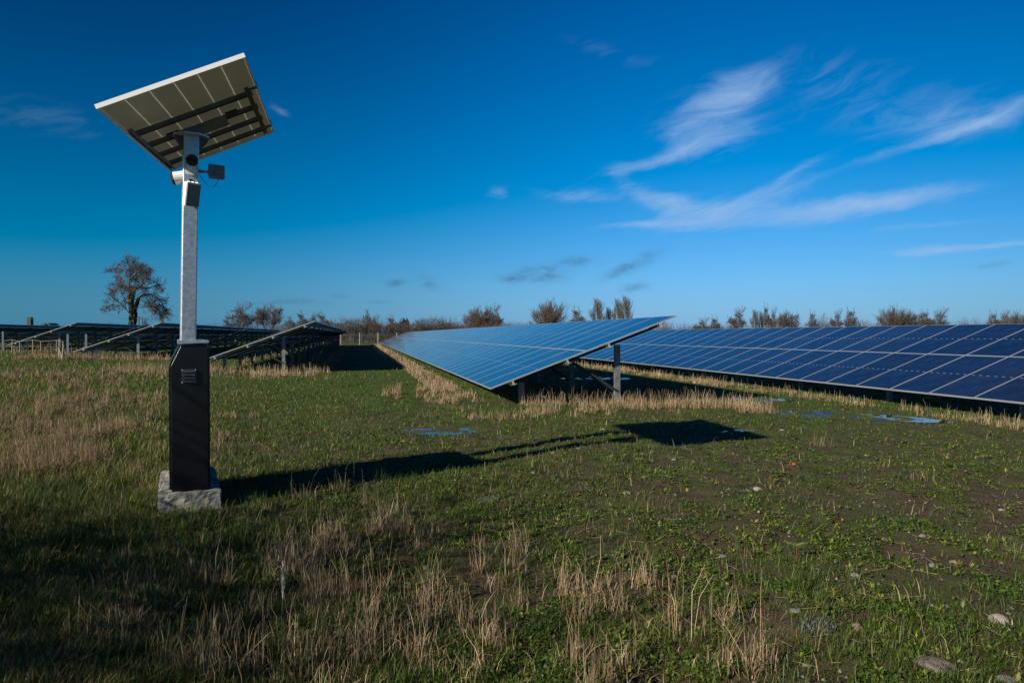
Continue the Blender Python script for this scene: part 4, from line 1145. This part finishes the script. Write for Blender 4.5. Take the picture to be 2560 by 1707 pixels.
# straw lying flat
x, y = wedge(1500, 2.8, 12, 1.4); k = clear(x, y); x, y = x[k], y[k]; n = len(x); a = rng.uniform(0, 6.28, n); L = rng.uniform(.03, .13, n); z = gz(x, y) + .012
S = np.stack([x, y, z, x + np.cos(a) * L, y + np.sin(a) * L, gz(x + np.cos(a) * L, y + np.sin(a) * L) + rng.uniform(.01, .04, n), np.full(n, .0018), np.full(n, .0012)], -1)
o = seg_mesh('fallen_straw', S, mat('fallen_straw', (.3, .22, .13), .8), None, 3); tag(o, 'loose straws lying flat on the ground', 'straw', kind='stuff')

# soil crumbs
x, y = wedge(42000, 2.8, 14, 1.7); n = len(x); s = rng.uniform(.003, .011, n); P0 = np.stack([x, y, gz(x, y)], -1)
O = np.array([[1, 0, 0], [0, 1, 0], [-1, 0, 0], [0, -1, 0], [0, 0, .8]]); V = P0[:, None] + (O[None] * rng.uniform(.6, 1.4, (n, 5, 1))) * s[:, None, None]
b = np.arange(n)[:, None] * 5; T = np.concatenate([b + np.array([[i, (i + 1) % 4, 4]]) for i in range(4)])
o = npmesh('soil_crumbs', V.reshape(-1, 3), T, mat('soil_crumb', (.07, .05, .035), .95, spec=.1)); tag(o, 'small crumbs of brown soil', 'soil', kind='stuff')

# ------------------------------------------------------------------ stones
def stone(px, py, wpx, col, flat, label, seed):
    x, y = pxg(px, py + wpx * .15); z = float(gz(np.array(x), np.array(y))); r = wpx / F * y / 2
    rg = np.random.default_rng(seed); bm = bmesh.new(); bmesh.ops.create_icosphere(bm, subdivisions=3, radius=1)
    K = rg.normal(0, 1, (7, 3)); K /= np.linalg.norm(K, axis=1)[:, None]; hh = rg.uniform(.62, .95, 7)
    for v in bm.verts:
        p = np.array(v.co); m_ = 1.
        for kx, q in zip(K, hh):
            dt = p @ kx
            if dt > q * m_: p = p - kx * (dt - q)
        p = p * (1 + .03 * math.sin(9 * p[0] + seed) * math.sin(8 * p[1]) + rg.normal(0, .008)); v.co = p
    me = bpy.data.meshes.new('stone'); bm.to_mesh(me); bm.free()
    c0, c1 = tuple(q * .7 for q in col), tuple(min(1, q * 1.3) for q in col)
    me.materials.append(mat('stone', col, .85, fn=varied(c0, c1, 4, .85, bstr=.3)))
    o = bpy.data.objects.new('stone', me); COL.objects.link(o); o.scale = (r, r * .8, r * flat); o.location = (x, y, z + r * flat * .12)
    o.rotation_euler = (0, 0, rg.uniform(-.6, .6)); tag(o, label, 'stone', 'stones lying on the soil')
GR, BR, RD, PL = (.15, .15, .145), (.17, .12, .095), (.28, .10, .05), (.24, .23, .215)
for i, q in enumerate([
    (1804, 1393, 32, PL, .35, 'flat pale grey stone lying alone left of the open soil, middle right'), (2216, 1359, 20, BR, .5, 'small brownish stone left of a rounded grey one at the right'),
    (2309, 1349, 18, GR, .7, 'rounded grey stone up the soil from the pinkish one'), (2336, 1427, 22, GR, .7, 'small blocky grey stone just left of the pinkish stone'),
    (2395, 1410, 32, (.36, .22, .17), .45, 'pinkish oval stone at the right side'), (2141, 1457, 23, PL, .8, 'pale rounded lump above the middle of the bottom right soil'),
    (2110, 1520, 22, GR, .35, 'thin bluish grey stone between the pale lump and the silvery plant'), (1993, 1540, 38, GR, .35, 'flat dark grey slab just above the silvery plant'),
    (2148, 1583, 34, BR, .85, 'egg-shaped brown stone right of the silvery plant'), (2501, 1563, 50, (.27, .24, .22), .8, 'large brown-grey boulder near the right frame edge'),
    (2373, 1531, 26, GR, .35, 'narrow bluish stone left of the large boulder'), (2340, 1656, 100, (.17, .14, .125), .3, 'broad flat brown slab half sunk near the bottom right corner'),
    (2519, 1706, 56, GR, .5, 'rounded grey stone cut by the bottom edge at the right corner'), (2506, 1268, 13, PL, .6, 'tiny pale stone near the right edge above the others'),
    (2097, 1321, 13, RD, .6, 'tiny orange stone among weeds right of centre'), (1064, 1415, 22, GR, .6, 'grey stone in grass below the tall straw tuft left of centre'),
    (1160, 1512, 18, GR, .6, 'small bluish stone in the lower middle grass'), (1688, 1449, 19, GR, .4, 'flat grey stone above the stiff straws right of centre'),
    (1443, 1287, 13, PL, .4, 'tiny pale flat stone, left of a close pair in the middle'), (1478, 1286, 13, GR, .4, 'tiny grey flat stone, right of a close pair in the middle'),
    (1673, 1415, 17, BR, .7, 'small brown stone beside dark soil right of centre'), (1568, 1231, 22, PL, .5, 'pale jagged stone below the shadow of the mast, centre'),
    (1894, 1221, 24, PL, .7, 'pale pinkish block next to a darker flat stone, right of centre'), (1870, 1232, 24, GR, .35, 'dark flat stone touching the left of the pale block'),
    (1685, 1155, 17, PL, .5, 'whitish stone just below the wide end of the mast shadow'), (1882, 1124, 10, (.16, .07, .04), .8, 'tiny dark red stone below the tip of the mast shadow'),
    (1987, 1156, 12, (.45, .07, .03), .7, 'tiny bright red stone in the grass at the right'), (1957, 1069, 16, PL, .4, 'pale flat stone by the puddles right of the mast shadow tip'),
    (1508, 1073, 15, PL, .4, 'pale flat stone just above the mast shadow near the straw'), (1384, 1139, 13, BR, .8, 'small brown stone on the lower prong of the mast shadow'),
    (1446, 1127, 12, GR, .5, 'small grey stone in the mast shadow between its prongs'), (1333, 1184, 13, PL, .6, 'small white stone below the prongs of the mast shadow'),
    (1616, 1194, 26, GR, .3, 'thin dark slab below the wide part of the mast shadow'), (1531, 1146, 16, BR, .4, 'light brown flat stone right under the lower shadow prong')]): stone(*q, seed=100 + i)
# gravel too small to count
x, y = wedge(2600, 2.8, 16, 1.4); k = (x / y > -.15) & (fbm(x, y, 1.2, 91) > .45); x, y = x[k], y[k]; n = len(x); s = rng.uniform(.004, .016, n)
V = np.stack([x, y, gz(x, y) + .002], -1)[:, None] + (O[None] * rng.uniform(.6, 1.4, (n, 5, 1))) * s[:, None, None]; b = np.arange(n)[:, None] * 5
o = npmesh('gravel', V.reshape(-1, 3), np.concatenate([b + np.array([[i, (i + 1) % 4, 4]]) for i in range(4)]), mat('gravel', (.2, .18, .16), .9, fn=varied((.12, .10, .09), (.34, .32, .29), 1.5, .9))); tag(o, 'small bits of gravel on the soil', 'gravel', kind='stuff')

# silvery plants
for px, py, wpx, lab in ((2045, 1590, 90, 'silver-green feathery plant on the soil at the lower right'), (1215, 1252, 60, 'small silver-green feathery plant in the middle of the field')):
    x, y = pxg(px, py); r = wpx / F * y / 2; n = 900
    a = rng.uniform(0, 6.28, n); rad = r * np.sqrt(rng.random(n)); X_ = x + np.cos(a) * rad; Y_ = y + np.sin(a) * rad * .8
    o = blades('silver_plant', X_, Y_, rng.uniform(.015, .05, n), np.full(n, .004), rng.uniform(.3, .95, n), rng.uniform(0, 6.28, n), M['silver'], rng.random(n), label=lab, cat='plant'); del o['kind']
# fluffy seed head and a red stem
x, y = pxg(700, 1600); z = float(gz(np.array(x), np.array(y)))
r_ = empty('reed', (x, y, z)); tag(r_, 'single reed with a fluffy pale grey seed head in the straw at lower left', 'plant')
mb = MB(); mb.tube((0, 0, -.01), (.012, 0, .26), .003, 6); mb.build('stem', M['darkwood'], r_)
n = 260; zz = rng.uniform(.22, .42, n); aa = rng.uniform(0, 6.28, n); ww = .012 * np.sin((zz - .21) / .22 * 3.1)
S = np.stack([.012 + 0 * zz, 0 * zz, zz - .02, .012 + np.cos(aa) * ww, np.sin(aa) * ww, zz, 0 * zz + .0012, 0 * zz + .0006], -1); seg_mesh('seed_head', S, mat('seed_fluff', (.4, .42, .42), .9), r_, 3)
x, y = pxg(1994, 1420); z = float(gz(np.array(x), np.array(y))); r_ = empty('dock_plant', (x, y, z)); tag(r_, 'upright reddish stem with two green leaves on the soil at the right', 'plant')
mb = MB(); mb.tube((0, 0, -.01), (0, 0, .12), .0035, 6); mb.build('stem', mat('red_stem', (.12, .05, .035), .6), r_)
for s in (-1, 1):
    mb = MB(); mb.prism([(0, -.004), (.04, .004), (.07, .0), (.04, .008), (0, .004)], (0, -.01, .118), (0, .01, .122), (s, 0, .2), (0, 0, 1)); mb.build('leaf', mat('dock_leaf', (.12, .17, .03), .5), r_)

# unseen bushes added left of the frame to darken the lower left corner
for i, (x, y, s) in enumerate([(-5.9, .6, .36), (-6.4, 2.0, .32), (-5.6, -1.0, .32)]):
    src = PROTO['scrub'][0]; o = src.copy(); COL.objects.link(o)
    for ch_ in src.children: c = ch_.copy(); COL.objects.link(c); c.parent = o
    o.location = (x, y, 0); o.scale = (s * 1.3, s * 1.3, s); o.rotation_euler = (0, 0, i * 1.7)
    tag(o, ['dense bush added out of view at the lower left to cast shade', 'second added shade bush farther along the left, out of view', 'third added shade bush nearest the viewer, out of view'][i], 'bush', 'added shade bushes left of the frame')
